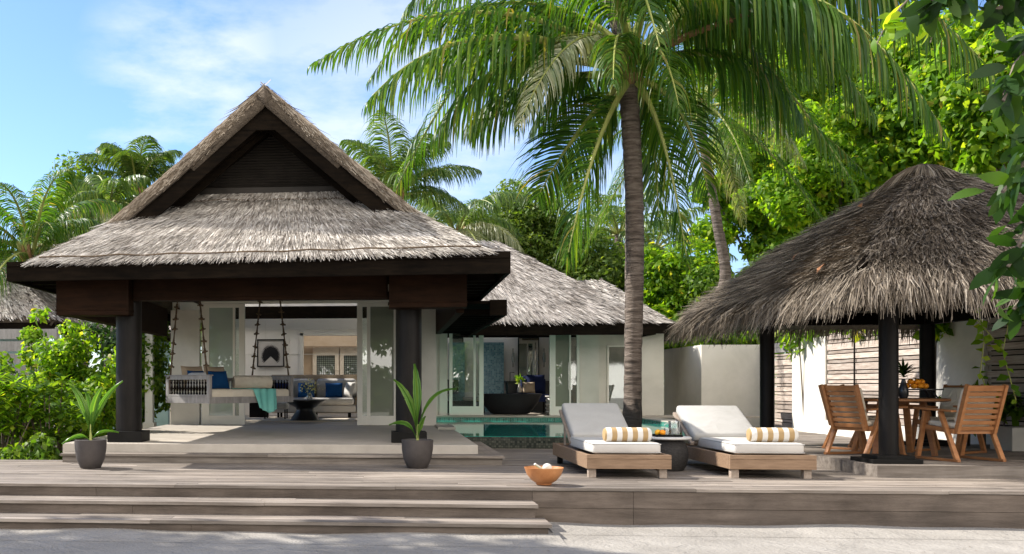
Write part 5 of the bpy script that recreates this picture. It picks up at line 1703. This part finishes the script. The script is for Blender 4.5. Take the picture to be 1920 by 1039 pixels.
for k in range(46):
    a = k * 2.4; e = .1 + .9 * (k / 46)
    h = np.array([math.cos(a) * math.cos(e * 1.3), math.sin(a) * math.cos(e * 1.3), math.sin(e * 1.3) * .9])
    p0 = np.array([va.x, 13.15, zt + .27 + .07 * (k / 46)]); ln = .22 + .09 * random.random()
    tt = np.linspace(0, 1, 5)[:, None]; Q = p0 + h * ln * tt + np.array([0, 0, -.06]) * tt ** 2
    sd = unit(np.cross(h, [0, 0, 1.])) * (.017 * np.sin(PI * np.clip(tt * .9 + .1, 0, 1)))
    S.append(np.stack([Q - sd, Q + sd], 1))
strips('foliage', np.stack(S), 'leaf_dark', t)
fb = Vector((6.98, 13.3, zt))
t = thing('fruit_stand', 'low black board on spread legs carrying oranges on the dining table', 'tray', fb)
b = B(); b.lathe([(0, .105), (.30, .105), (.31, .112), (.31, .122), (0, .124)], fb, 40); b.done('board', 'black', t, smooth=True)
for k in range(4):
    a = R(30 + 90 * k); h = Vector((math.cos(a), math.sin(a), 0)); b = B(); b.tube([fb + h * .29 + Vector((0, 0, .002)), fb + h * .2 + Vector((0, 0, .105))], [.01, .016], 8); b.done('leg', 'black', t)
oc = [(-.15, -.05, 0), (-.075, -.09, 0), (.0, -.1, 0), (.075, -.07, 0), (.12, .0, 0), (-.1, .03, 0), (-.02, .0, 0), (.05, .04, 0), (-.085, -.035, 1), (-.012, -.055, 1), (.06, -.02, 1)]
ola = ['leftmost orange on the black fruit board', 'second orange from the left in the front row on the fruit board', 'middle orange in the front row on the fruit board', 'fourth orange in the front row on the fruit board', 'rightmost orange on the fruit board', 'orange at the back left of the pile on the fruit board', 'orange in the hidden middle of the pile on the fruit board', 'orange at the back right of the pile on the fruit board', 'left orange of the upper layer on the fruit board', 'middle orange of the upper layer on the fruit board', 'right orange of the upper layer on the fruit board']
for k, (dx, dy, up_) in enumerate(oc):
    b = B(); b.ball((0, 0, 0), .039, 16, (1.05, 1.05, .93)); o = b.done('orange', 'orange', None, smooth=True)
    o.location = (fb.x + dx, fb.y + dy, fb.z + .124 + .037 + up_ * .055); tag(o, ola[k], 'orange', 'oranges on the fruit board')
# planter box at the right edge of the terrace
b = B(); b.box(8.62, 12, 12.95, 13.45, .532, .86); o = b.done('planter_box', 'white_wall', None, bevel=.01)
tag(o, 'long low white planter box at the right edge behind the armchairs', 'planter')
sc.objects['planter_box'].location = (0, 1.05, 0)
# fallen leaves resting on the shaggy roof
for k, (i, band, u, v, lab) in enumerate(((0, 0, .55, .62, 'fallen rust-coloured leaf on the left slope of the shaggy thatch, middle'), (0, 0, .85, .25, 'fallen rust-coloured leaf low on the left slope of the shaggy thatch'), (0, 1, .6, .3, 'fallen rust-coloured leaf high on the left slope of the shaggy thatch'), (3, 1, .72, .35, 'fallen brown leaf near the top of the shaggy thatch facing the camera'), (3, 0, .6, .75, 'fallen brown leaf at the middle of the shaggy thatch facing the camera'))):
    pt = [V3(q) for q in ps[i * 2 + band][0]]
    P = (pt[0] * (1 - u) + pt[1] * u) * (1 - v) + (pt[3] * (1 - u) + pt[2] * u) * v
    nrm_ = np.cross(pt[1] - pt[0], pt[3] - pt[0]); nrm_ /= np.linalg.norm(nrm_)
    if nrm_[2] < 0: nrm_ = -nrm_
    P = P + nrm_ * .12
    S = leaves(P[None], nrm_[None] * 3, .12, .55, spread=.2)
    o = strips('fallen_leaf', S, 'dry_leaf', None); tag(o, lab, 'leaf')

# ================================================================== PALMS
def fr_(bx, by, bY, cx, cy, cY, tx_, ty_, tY, **kw):
    return ((gy(bx, by, bY), gy(cx, cy, cY), gy(tx_, ty_, tY)), kw)
big = dict(Lmax=1.15, n_=88, sag=1.5, spread=.8, width=.042, vlift=.15)
A = [
    fr_(1195, 110, 15.3, 1330, -120, 15.8, 1640, 120, 16.4, **dict(big, Lmax=1.25, n_=100, sag=1.9)),
    fr_(1170, 110, 15.3, 1020, -60, 15.9, 770, 130, 16.6, **dict(big, Lmax=1.1, sag=1.5)),
    # long fronds to the left
    fr_(1160, 110, 15.2, 900, -70, 14.6, 585, 120, 14.2, **dict(big, Lmax=.95, sag=1.2)),
    fr_(1165, 120, 15.2, 860, -10, 14.2, 690, 190, 13.6, **dict(big, Lmax=1.3, sag=1.6)),
    fr_(1165, 130, 15.2, 900, 60, 15.0, 812, 260, 15.0, **dict(big, Lmax=1.25, sag=1.7)),
    fr_(1165, 140, 15.2, 960, 130, 15.6, 880, 240, 16.0, **dict(big, Lmax=1.1, sag=1.5)),
    fr_(1160, 80, 15.3, 1000, -60, 16.0, 760, 60, 17.0, **dict(big, Lmax=1.0)),
    fr_(1165, 100, 15.2, 950, 20, 15.8, 830, 130, 16.6, **dict(big, Lmax=1.2)),
    # grey-green undersides facing us
    fr_(1180, 100, 15.1, 1075, -10, 14.5, 972, 235, 14.0, **dict(big, Lmax=.72, sag=.7, spread=.9, twist=.5)),
    # hanging
    fr_(1172, 150, 15.2, 1075, 240, 15.6, 1008, 370, 15.9, **dict(big, Lmax=1.05, sag=.55, spread=1.1, twist=-.9)),
    fr_(1175, 155, 15.2, 1110, 250, 14.8, 1062, 490, 14.5, **dict(big, Lmax=1.15, sag=.5, spread=1.0, twist=-1.2)),
    fr_(1195, 155, 15.2, 1250, 220, 15.0, 1290, 500, 14.6, **dict(big, Lmax=.95, sag=.7, spread=1.0, twist=1.1)),
    fr_(1200, 150, 15.3, 1290, 170, 15.8, 1330, 370, 16.2, **dict(big, Lmax=1.0, sag=.8, twist=.8)),
    fr_(1190, 150, 15.4, 1230, 220, 16.0, 1235, 420, 16.4, **dict(big, Lmax=1.0, sag=.5, twist=1.2)),
    # to the right, overhead
    fr_(1200, 120, 15.1, 1500, -300, 13.8, 1890, 170, 12.6, **dict(big, Lmax=1.35, n_=110, sag=2.2, width=.045)),
    fr_(1205, 120, 15.1, 1480, -230, 13.2, 1775, 255, 12.6, **dict(big, Lmax=1.3, n_=110, sag=2.1, width=.045)),
    fr_(1205, 115, 15.2, 1430, -120, 14.6, 1640, 220, 14.4, **dict(big, Lmax=1.25, n_=100, sag=2.0)),
    fr_(1200, 110, 15.2, 1450, -260, 14.6, 1760, 60, 14.0, **dict(big, Lmax=1.3, n_=100, sag=2.0)),
    fr_(1205, 125, 15.2, 1380, 40, 15.6, 1500, 230, 15.9, **dict(big, Lmax=1.3, sag=1.7)),
    fr_(1200, 100, 15.3, 1330, -80, 16.0, 1560, 60, 16.8, **dict(big, Lmax=1.2, sag=1.5)),
    # top, foreshortened
    fr_(1190, 90, 15.2, 1230, -120, 14.0, 1330, -40, 12.6, **dict(big, Lmax=1.1)),
    fr_(1180, 90, 15.2, 1130, -140, 13.6, 1060, -30, 12.2, **dict(big, Lmax=1.1, sag=1.3)),
    fr_(1180, 80, 15.4, 1150, -160, 17.0, 1080, 20, 18.6, **big),
    fr_(1185, 80, 15.4, 1260, -160, 17.0, 1290, 40, 18.8, **big),
    fr_(1180, 100, 15.1, 1150, 10, 14.0, 1150, 160, 13.2, **dict(big, Lmax=.8, sag=1.4)),
    fr_(1190, 110, 15.1, 1240, 30, 14.2, 1275, 210, 13.6, **dict(big, Lmax=.95, sag=1.3)),
    fr_(1170, 140, 15.3, 1090, 120, 16.2, 1010, 240, 17.0, **dict(big, Lmax=1.0, sag=1.1)),
]
tr = [gz(1184, 850, .39), gy(1186, 720, 15.6), gy(1190, 560, 15.55), gy(1190, 400, 15.5), gy(1184, 260, 15.4), gy(1176, 130, 15.3)]
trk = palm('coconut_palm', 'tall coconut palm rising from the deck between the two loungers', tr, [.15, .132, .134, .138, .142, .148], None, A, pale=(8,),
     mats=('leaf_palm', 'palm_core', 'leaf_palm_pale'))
# thick bent stalk and fruit stalks at the crown
b = B(); b.tube([gy(1205, 110, 15.2), gy(1290, 66, 14.7), gy(1420, 20, 14.2)], [.07, .05, .04], 8); b.done('thick_stalk', 'boot', trk, smooth=True)

pb = Vector((3.35, 16.0, 8.5))
palm('coconut_palm', 'second tall palm close behind the big one, its crown above the picture', [Vector((3.98, 15.95, .2)), gy(1187, 560, 15.97), gy(1187, 300, 15.97), gy(1176, 130, 15.97), gy(1152, 20, 16), pb], [.15, .13, .13, .13, .13, .14], pb,
     auto_fronds(pb, 18, 4.4, .55, (-.35, 1.2), **dict(Lmax=1.15, n_=80, sag=1.6, width=.042, spread=.85)))
F1 = dict(Lmax=1.05, n_=95, sag=1.4, width=.03, spread=.8)
c2 = gy(1308, 205, 26)
tr2 = [Vector((8.3, 26, .05)), gy(1335, 600, 26), gy(1360, 520, 26), gy(1345, 420, 26), gy(1328, 320, 26), c2]
f2 = auto_fronds(c2, 22, 3.8, .55, (-.35, 1.25), **dict(F1, Lmax=.9))
palm('coconut_palm', 'slim curved coconut palm behind the big one, leaning over the shaggy roof', tr2, [.17, .15, .14, .125, .115, .12], c2, f2, pale=(3, 8))
c3 = gy(738, 370, 28)
palm('coconut_palm', 'young palm with upright fronds just right of the main gable', [gy(745, 720, 28.2), gy(742, 520, 28), c3], [.2, .17, .16], c3,
     auto_fronds(c3, 17, 2.6, .3, (.15, 1.35), **dict(F1, Lmax=.95, sag=1.0)), mats=('leaf_palm_far', 'palm_core', 'leaf_palm_pale'))
c4_ = gy(855, 440, 32)
palm('coconut_palm', 'drooping palm low behind the right roof slope of the villa', [gy(858, 760, 32), c4_], [.2, .17], c4_,
     auto_fronds(c4_, 15, 3.2, .6, (-.1, 1.1), **F1), mats=('leaf_palm_far', 'palm_core', 'leaf_palm_pale'), pale=(2, 5))
c5 = gy(60, 480, 24)
palm('coconut_palm', 'full palm at the far left edge above the neighbouring roof', [gy(70, 760, 24), c5], [.2, .17], c5,
     auto_fronds(c5, 20, 2.9, .5, (-.2, 1.3), **dict(F1, Lmax=.95)), pale=(1, 6, 11), mats=('leaf_palm', 'palm_core', 'leaf_palm_pale'))
c6 = gy(256, 350, 30)
palm('coconut_palm', 'tall narrow palm directly left of the main gable', [gy(262, 760, 30), c6], [.2, .17], c6,
     auto_fronds(c6, 13, 1.9, .25, (.45, 1.4), **dict(F1, Lmax=.85, sag=.9)), mats=('leaf_palm_far', 'palm_core', 'leaf_palm_pale'))
c7 = gy(205, 395, 27)
palm('coconut_palm', 'low yellowish palm between the left trees and the villa roof', [gy(207, 760, 27), c7], [.18, .15], c7,
     auto_fronds(c7, 15, 1.9, .5, (-.25, 1.2), **dict(F1, Lmax=.8)), mats=('leaf_palm_far', 'palm_core', 'leaf_palm_pale'), pale=(2, 4, 9))
for k, (px, py, Y, lab) in enumerate(((1160, 440, 40, 'distant palm seen just left of the big palm trunk'), (1225, 470, 44, 'distant palm seen just right of the big palm trunk'), (1060, 460, 46, 'most distant palm over the bath house roof'))):
    c8 = gy(px, py, Y)
    palm('coconut_palm', lab, [gy(px, 760, Y), c8], [.2, .17], c8, auto_fronds(c8, 14, 3.4, .5, (-.2, 1.2), **dict(F1, n_=40, width=.06)), mats=('leaf_palm_far', 'palm_core', 'leaf_palm_pale'), boots=False)

# ================================================================== TREES
def tpx(name, label, px, py, Y, rpx, rpy, nl, size, mat_, depth=None, ncl=26, r0=.5, r1=1.1, **kw):
    c = gy(px, py, Y); s_ = Y / 1800
    base = (c.x + kw.pop('bx', 0), Y, .1)
    return tree(name, label, base, c, rpx * s_, depth or max(rpx, rpy) * s_ * .6, rpy * s_, nl, size, mat_, ncl, r0, r1, **kw)
tpx('leafy_tree', 'bushy light green tree behind the bath house roof', 965, 455, 34, 100, 95, 22000, .16, 'leaf_far', ncl=46, r0=.4, r1=.9)
tpx('leafy_tree', 'second bushy green tree behind the bath house, nearer the palm trunk', 1105, 520, 33, 95, 80, 15000, .16, 'leaf_far', ncl=40, r0=.4, r1=.9)
tpx('leafy_tree', 'soft green tree low behind the thatched ridge of the bath house', 1030, 550, 38, 130, 80, 14000, .18, 'leaf_far', ncl=36, r0=.5, r1=1.0)
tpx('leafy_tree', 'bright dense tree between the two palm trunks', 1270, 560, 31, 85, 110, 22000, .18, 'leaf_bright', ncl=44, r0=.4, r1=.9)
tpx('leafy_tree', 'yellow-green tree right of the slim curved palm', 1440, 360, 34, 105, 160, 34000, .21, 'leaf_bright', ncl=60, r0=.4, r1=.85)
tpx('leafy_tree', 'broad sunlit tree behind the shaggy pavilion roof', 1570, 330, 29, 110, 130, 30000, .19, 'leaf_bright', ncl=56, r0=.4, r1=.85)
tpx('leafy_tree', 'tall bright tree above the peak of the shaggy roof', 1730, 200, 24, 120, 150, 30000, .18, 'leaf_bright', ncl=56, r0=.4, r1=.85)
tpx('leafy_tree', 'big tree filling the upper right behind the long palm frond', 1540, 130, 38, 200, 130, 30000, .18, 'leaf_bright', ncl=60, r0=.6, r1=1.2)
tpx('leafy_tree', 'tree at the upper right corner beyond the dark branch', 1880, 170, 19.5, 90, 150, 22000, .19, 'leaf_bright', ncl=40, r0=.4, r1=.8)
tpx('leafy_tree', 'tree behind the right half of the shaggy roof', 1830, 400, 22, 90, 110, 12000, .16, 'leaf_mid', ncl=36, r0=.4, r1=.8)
tpx('leafy_tree', 'shaded tree behind the curved palm trunk over the white wall', 1400, 560, 30, 90, 100, 13000, .17, 'leaf_mid', ncl=40, r0=.4, r1=.8)
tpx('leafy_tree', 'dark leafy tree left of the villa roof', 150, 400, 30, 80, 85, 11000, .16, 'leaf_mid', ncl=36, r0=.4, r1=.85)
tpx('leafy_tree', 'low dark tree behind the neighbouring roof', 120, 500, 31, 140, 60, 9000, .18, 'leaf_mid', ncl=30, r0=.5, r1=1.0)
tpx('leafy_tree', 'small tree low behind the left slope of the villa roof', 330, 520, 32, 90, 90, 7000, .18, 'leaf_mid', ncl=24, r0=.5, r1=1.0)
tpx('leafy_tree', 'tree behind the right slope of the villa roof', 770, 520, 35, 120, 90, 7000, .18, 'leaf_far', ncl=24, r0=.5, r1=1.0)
# far wooded belt closes the horizon
P, d_ = crown_points([(-60 + 7.5 * i + rng.normal(0, 1), 62 + rng.normal(0, 4), 2.5 + rng.random() * 2.5, 5.0, 4.6) for i in range(20)], 26000)
tag(strips('far_woodland', leaves(P, d_, .55, .6), 'leaf_mid', None), 'wooded belt far behind the villas', 'woodland', kind='stuff')
# a broad tree outside the frame to the left: its shade falls dappled on the sand
tree('shade_tree', 'broad tree overhanging the sand from beyond the left edge', (-15, 10.5, 0), (-12.8, 10.5, 9.6), 7.5, 1.9, 1.0, 12000, .34, 'leaf_mid', 60, .5, 1.0, trunk_r=.25)

# ---- left hedge: big-leaved shrubs, each one a plant
def big_leaf_shrub(label, x, y, h_, r_, nros, seed, mat_='leaf_bright', lf=.24, asp=.36):
    """upright stems ending in rosettes of long leaves"""
    rr = np.random.default_rng(seed)
    t = thing('garden_shrub', label, 'shrub', (x, y, .1), group='big-leaved shrubs of the left hedge')
    S = []; b = B()
    for k in range(nros):
        a = rr.random() * 2 * PI; q = rr.random() ** .5
        hh = h_ * (.35 + .65 * rr.random()) * (1 - .15 * q)
        p = np.array([x + math.cos(a) * q * r_, y + math.sin(a) * q * r_ * .7, .1 + hh])
        if k % 3 == 0:
            b.tube([(x + math.cos(a) * q * r_ * .35, y + math.sin(a) * q * .2, .05), (p[0] * .6 + x * .4, p[1], hh * .5), tuple(p)], [.016, .012, .008], 5)
        for j in range(15):
            az_ = j * 2.4 + rr.random() * .4; e = -.25 + 1.2 * (j / 15)
            dr_ = np.array([math.cos(az_) * math.cos(e), math.sin(az_) * math.cos(e), math.sin(e)])
            ln = lf * (.7 + .5 * rr.random()); wd = ln * asp
            sd = unit(np.cross(dr_, [0, 0, 1.])); nn = np.cross(sd, dr_)
            pts = []
            for f, w_ in ((0, .12), (.35, .55), (.72, 1.0), (1, .15)):
                c = p + dr_ * ln * f + np.array([0, 0, -.10 * ln * 3 * f * f])
                pts.append(np.stack([c - sd * wd * w_ / 2 + nn * wd * .1 * w_, c + sd * wd * w_ / 2 + nn * wd * .1 * w_]))
            S.append(np.stack(pts))
    strips('foliage', np.stack(S), mat_, t)
    b.done('stems', 'bark', t)
    return t
hs_ = [(-7.1, 14.6, 1.7, .85, 70, 'leaf_bright', 'large bright shrub at the far left front of the hedge'),
       (-6.1, 14.5, 1.55, .65, 55, 'leaf_bright', 'bright shrub directly behind the left dark planter, left of it'),
       (-7.9, 15.3, 1.8, .9, 60, 'leaf_mid', 'darker shrub cut by the left edge of the picture'),
       (-5.3, 14.9, 1.5, .6, 50, 'leaf_mid', 'lower shrub right behind the left dark planter'),
       (-6.7, 16.2, 1.7, .9, 60, 'leaf_mid', 'shaded shrub in the second row of the hedge')]
for i, (x, y, h_, r_, nr, mt, lab) in enumerate(hs_):
    big_leaf_shrub(lab, x, y, h_, r_, nr, 50 + i, mt)
def bush(label, x, y, z, rx, ry, rz, nl, size, mat_, ncl=16, r0=.25, r1=.5, cat='shrub', name='garden_bush', group=None, asp=.5, stems=7):
    t = thing(name, label, cat, (x, y, .1), group=group)
    cl = clumps_in((x, y, z), rx, ry, rz, ncl, r0, r1, .35)
    P, d = crown_points(cl, nl)
    P[:, 2] = np.maximum(P[:, 2], .14)
    strips('foliage', leaves(P, d, size, asp), mat_, t)
    b = B()
    for k in range(stems):
        q = cl[k % len(cl)]
        b.tube([(x + (q[0] - x) * .3, y + (q[1] - y) * .3, .05), (q[0], q[1], q[2])], [.022, .008], 5)
    b.done('stems', 'bark', t)
    return t
bush('tall fine-leaved bush between the neighbour roof and the left pillar', -5.9, 17.2, 1.6, .75, .6, 1.0, 4800, .12, 'leaf_bright', 34, .22, .42, group='bushes of the left hedge')
bush('yellow-green bush seen just left of the dark left pillar', -5.1, 16.6, 1.3, .5, .6, 1.0, 4200, .11, 'leaf_bright', 26, .22, .4, group='bushes of the left hedge')
bush('thin upright shoot in front of the neighbouring thatch', -7.0, 18.5, 2.4, .22, .25, .75, 500, .13, 'leaf_bright', 9, .12, .22, group='bushes of the left hedge', stems=4)
bush('dense dark bush low in the hedge behind the shrubs', -7.4, 17.6, 1.0, 1.6, .6, .9, 5500, .14, 'leaf_mid', 30, .3, .5, group='bushes of the left hedge')
bush('climbing bush between the left pillar and the white front wall', -5.15, 20.3, 1.7, .45, .4, 1.4, 5200, .12, 'leaf_mid', 30, .25, .42, group='bushes beside the veranda')
bush('dark bush filling the gap beside the white post', -5.9, 20.8, 1.8, .6, .5, 1.3, 4200, .14, 'leaf_dark', 24, .3, .5, group='bushes beside the veranda')
bush('low plants at the foot of the hedge beside the lower step', -5.35, 13.9, .35, .75, .4, .3, 1600, .12, 'leaf_mid', 14, .14, .26, group='bushes of the left hedge')
bush('low ground plants at the left edge of the deck', -7.3, 13.8, .35, 1.2, .35, .3, 2000, .12, 'leaf_mid', 16, .14, .26, group='bushes of the left hedge')
# over the garden wall on the right
bush('bright big-leaved sprig leaning over the white wall above the gate', 9.55, 22.6, 2.75, .5, .7, .35, 420, .30, 'leaf_bright', 10, .2, .4, group='plants over the garden wall', asp=.36)
bush('bright foliage over the slatted screen behind the pavilion', 9.9, 19.5, 2.75, .4, 1.6, .35, 1600, .17, 'leaf_bright', 16, .25, .45, group='plants over the garden wall')
bush('foliage over the wall behind the loungers', 8.6, 26.0, 2.9, .9, .7, .5, 2600, .16, 'leaf_bright', 18, .3, .5, group='plants over the garden wall')
bush('sprig hanging over the white wall by the rear pavilion post', 9.2, 17.0, 2.45, .15, .35, .3, 150, .17, 'leaf_bright', 5, .14, .25, group='plants over the garden wall', stems=2)
bush('leafy plants growing in the white planter box', 9.0, 15.25, 1.15, .35, .2, .25, 500, .22, 'leaf_mid', 8, .14, .25, group='plants in the planter box', asp=.3)
bush('second clump of plants in the white planter box', 8.75, 15.3, 1.1, .2, .2, .2, 260, .2, 'leaf_mid', 5, .12, .22, group='plants in the planter box', asp=.3)
# ---- climbing vine at the right edge
t = thing('climbing_vine', 'thin vine with heart-shaped leaves hanging before the dark slat screen', 'vine', (7.9, 12.3, .5))
b = B(); vp = []
for (pts) in (((1832, 560, 12.2), (1845, 640, 12.2), (1838, 700, 12.3), (1862, 760, 12.4)), ((1900, 560, 12), (1880, 660, 12.1), (1905, 750, 12.3)), ((1832, 600, 12.2), (1880, 655, 12.1))):
    q = [gy(*p) for p in pts]; b.tube(q, .006, 5)
    for a_, c_ in zip(q, q[1:]):
        for f in np.linspace(0, 1, 7): vp.append(V3(a_.lerp(c_, float(f))))
b.done('stem', 'palm_core', t)
P = np.array(vp); strips('leaves', leaves(P, np.tile([0, -1., .2], (len(P), 1)), .10, .8, spread=.7), 'leaf_bright', t)

# ---- dark leafy branch close to the camera at the right edge
def near_branch(name, label, base, paths, nper, size, mat_, seed, asp=.42, wid=.02):
    rr = np.random.default_rng(seed)
    t = thing(name, label, 'tree', base)
    b = B(); SS = []
    for pts in paths:
        q = [gy(*p) for p in pts]
        b.tube(q, [wid * (1 - .7 * i / len(q)) for i in range(len(q))], 7)
        L_ = sum((c_ - a_).length for a_, c_ in zip(q, q[1:]))
        nn_ = int(nper * L_)
        for k in range(nn_):
            f = rr.random() * (len(q) - 1); i = int(f); p = q[i].lerp(q[min(i + 1, len(q) - 1)], f - i)
            d = unit(rr.normal(0, 1, 3) + np.array([-.3, -.1, -.75]))
            tw = V3(p) + unit(rr.normal(0, 1, 3)) * .10 * rr.random()
            n0 = unit(rr.normal(0, 1, 3) + np.array([-.4, -.4, .5]))
            sd = unit(np.cross(d, n0)); nn = np.cross(sd, d)
            ln = size * (.6 + .7 * rr.random()); wd = ln * asp
            P_ = []
            for g, w_ in ((0, .06), (.22, .75), (.5, 1), (.78, .7), (1, .05)):
                c = tw + d * ln * g - nn * ln * .25 * g * g
                P_.append(np.stack([c - sd * wd * w_ / 2 + nn * wd * .12 * w_, c + sd * wd * w_ / 2 + nn * wd * .12 * w_]))
            SS.append(np.stack(P_))
    strips('leaves', np.stack(SS), mat_, t)
    b.done('branches', 'bark', t, smooth=True)
    return t, b
t, _b = near_branch('overhanging_tree', 'dark big-leaved branches hanging into view at the right edge', (3.9, 5.2, 0), [
    ((2060, -60, 5.2), (1960, 60, 5.1), (1905, 120, 5.0), (1880, 190, 4.9)),
    ((2080, 40, 5.3), (1990, 200, 5.2), (1935, 290, 5.1), (1880, 360, 5.0)),
    ((2090, 160, 5.4), (2000, 320, 5.3), (1940, 400, 5.2), (1890, 500, 5.2)),
    ((2090, 220, 5.4), (2010, 420, 5.4), (1955, 520, 5.3), (1900, 580, 5.3)),
    ((2060, -80, 5.2), (1900, -30, 5.0), (1800, -15, 4.9), (1740, 5, 4.9)),
    ((2000, -40, 5.2), (1930, -5, 5.1), (1860, 20, 5.0)),
], 85, .15, 'leaf_dark', 5)
b = B(); b.tube([(4.3, 5.2, -.1), (4.25, 5.25, 1.6), gy(2090, 160, 5.4), gy(2080, -60, 5.3), gy(2110, -500, 5.4)], [.11, .09, .07, .06, .04], 10); b.done('trunk', 'bark', t, smooth=True)
near_branch('leafy_twig', 'small bright leafy twig hanging in front of the long palm frond', (3.4, 6.2, 2.5), [
    ((1800, -90, 6.2), (1720, -20, 6.2), (1665, 40, 6.1), (1640, 90, 6.1)),
    ((1720, -20, 6.2), (1750, 40, 6.2), (1745, 80, 6.2)),
], 26, .15, 'leaf_bright', 9, wid=.008)

# beach trees behind the camera: seen only in the glass, mirrors and water
for k, (x, y, z, rx) in enumerate(((-9, -11, 4.2, 3.2), (-1.5, -13, 4.6, 3.4), (7, -12, 4.0, 3.4))):
    tree('beach_tree', ('broad beach tree behind the viewpoint to the left, seen in reflections', 'broad beach tree straight behind the viewpoint, seen in reflections', 'broad beach tree behind the viewpoint to the right, seen in reflections')[k], (x, y, 0), (x, y, z), rx, 1.8, 2.0, 3500, .42, 'leaf_mid', 26, .7, 1.3, trunk_r=.2)

# dry bits of leaf on the sand and the deck edge
nlit = 260
P = np.stack([rng.uniform(-7, 10, nlit), rng.uniform(6.5, 9.3, nlit), np.full(nlit, .006)], 1)
sel = rng.random(nlit) < .15
P[sel, 1] = rng.uniform(10.2, 11.1, sel.sum()); P[sel, 2] = .396
S = leaves(P, np.tile([0, 0, 2.0], (nlit, 1)), .028, .45, spread=.25, droop=0)
S[:, :, :, 2] = np.maximum(S[:, :, :, 2], P[:, 2][:, None, None] + .001)
tag(strips('leaf_litter', S, 'bark', None), 'tiny dry leaf bits scattered on the sand', 'litter', kind='stuff')

for k, (x, lab) in enumerate(((-8, 'low beach shrubbery behind the viewpoint to the left, seen in reflections'), (0, 'low beach shrubbery straight behind the viewpoint, seen in reflections'), (8, 'low beach shrubbery behind the viewpoint to the right, seen in reflections'))):
    bush(lab, x, -14, 1.3, 4.3, 1.2, 1.6, 3200, .42, 'leaf_mid', 30, .7, 1.2, name='beach_shrub')
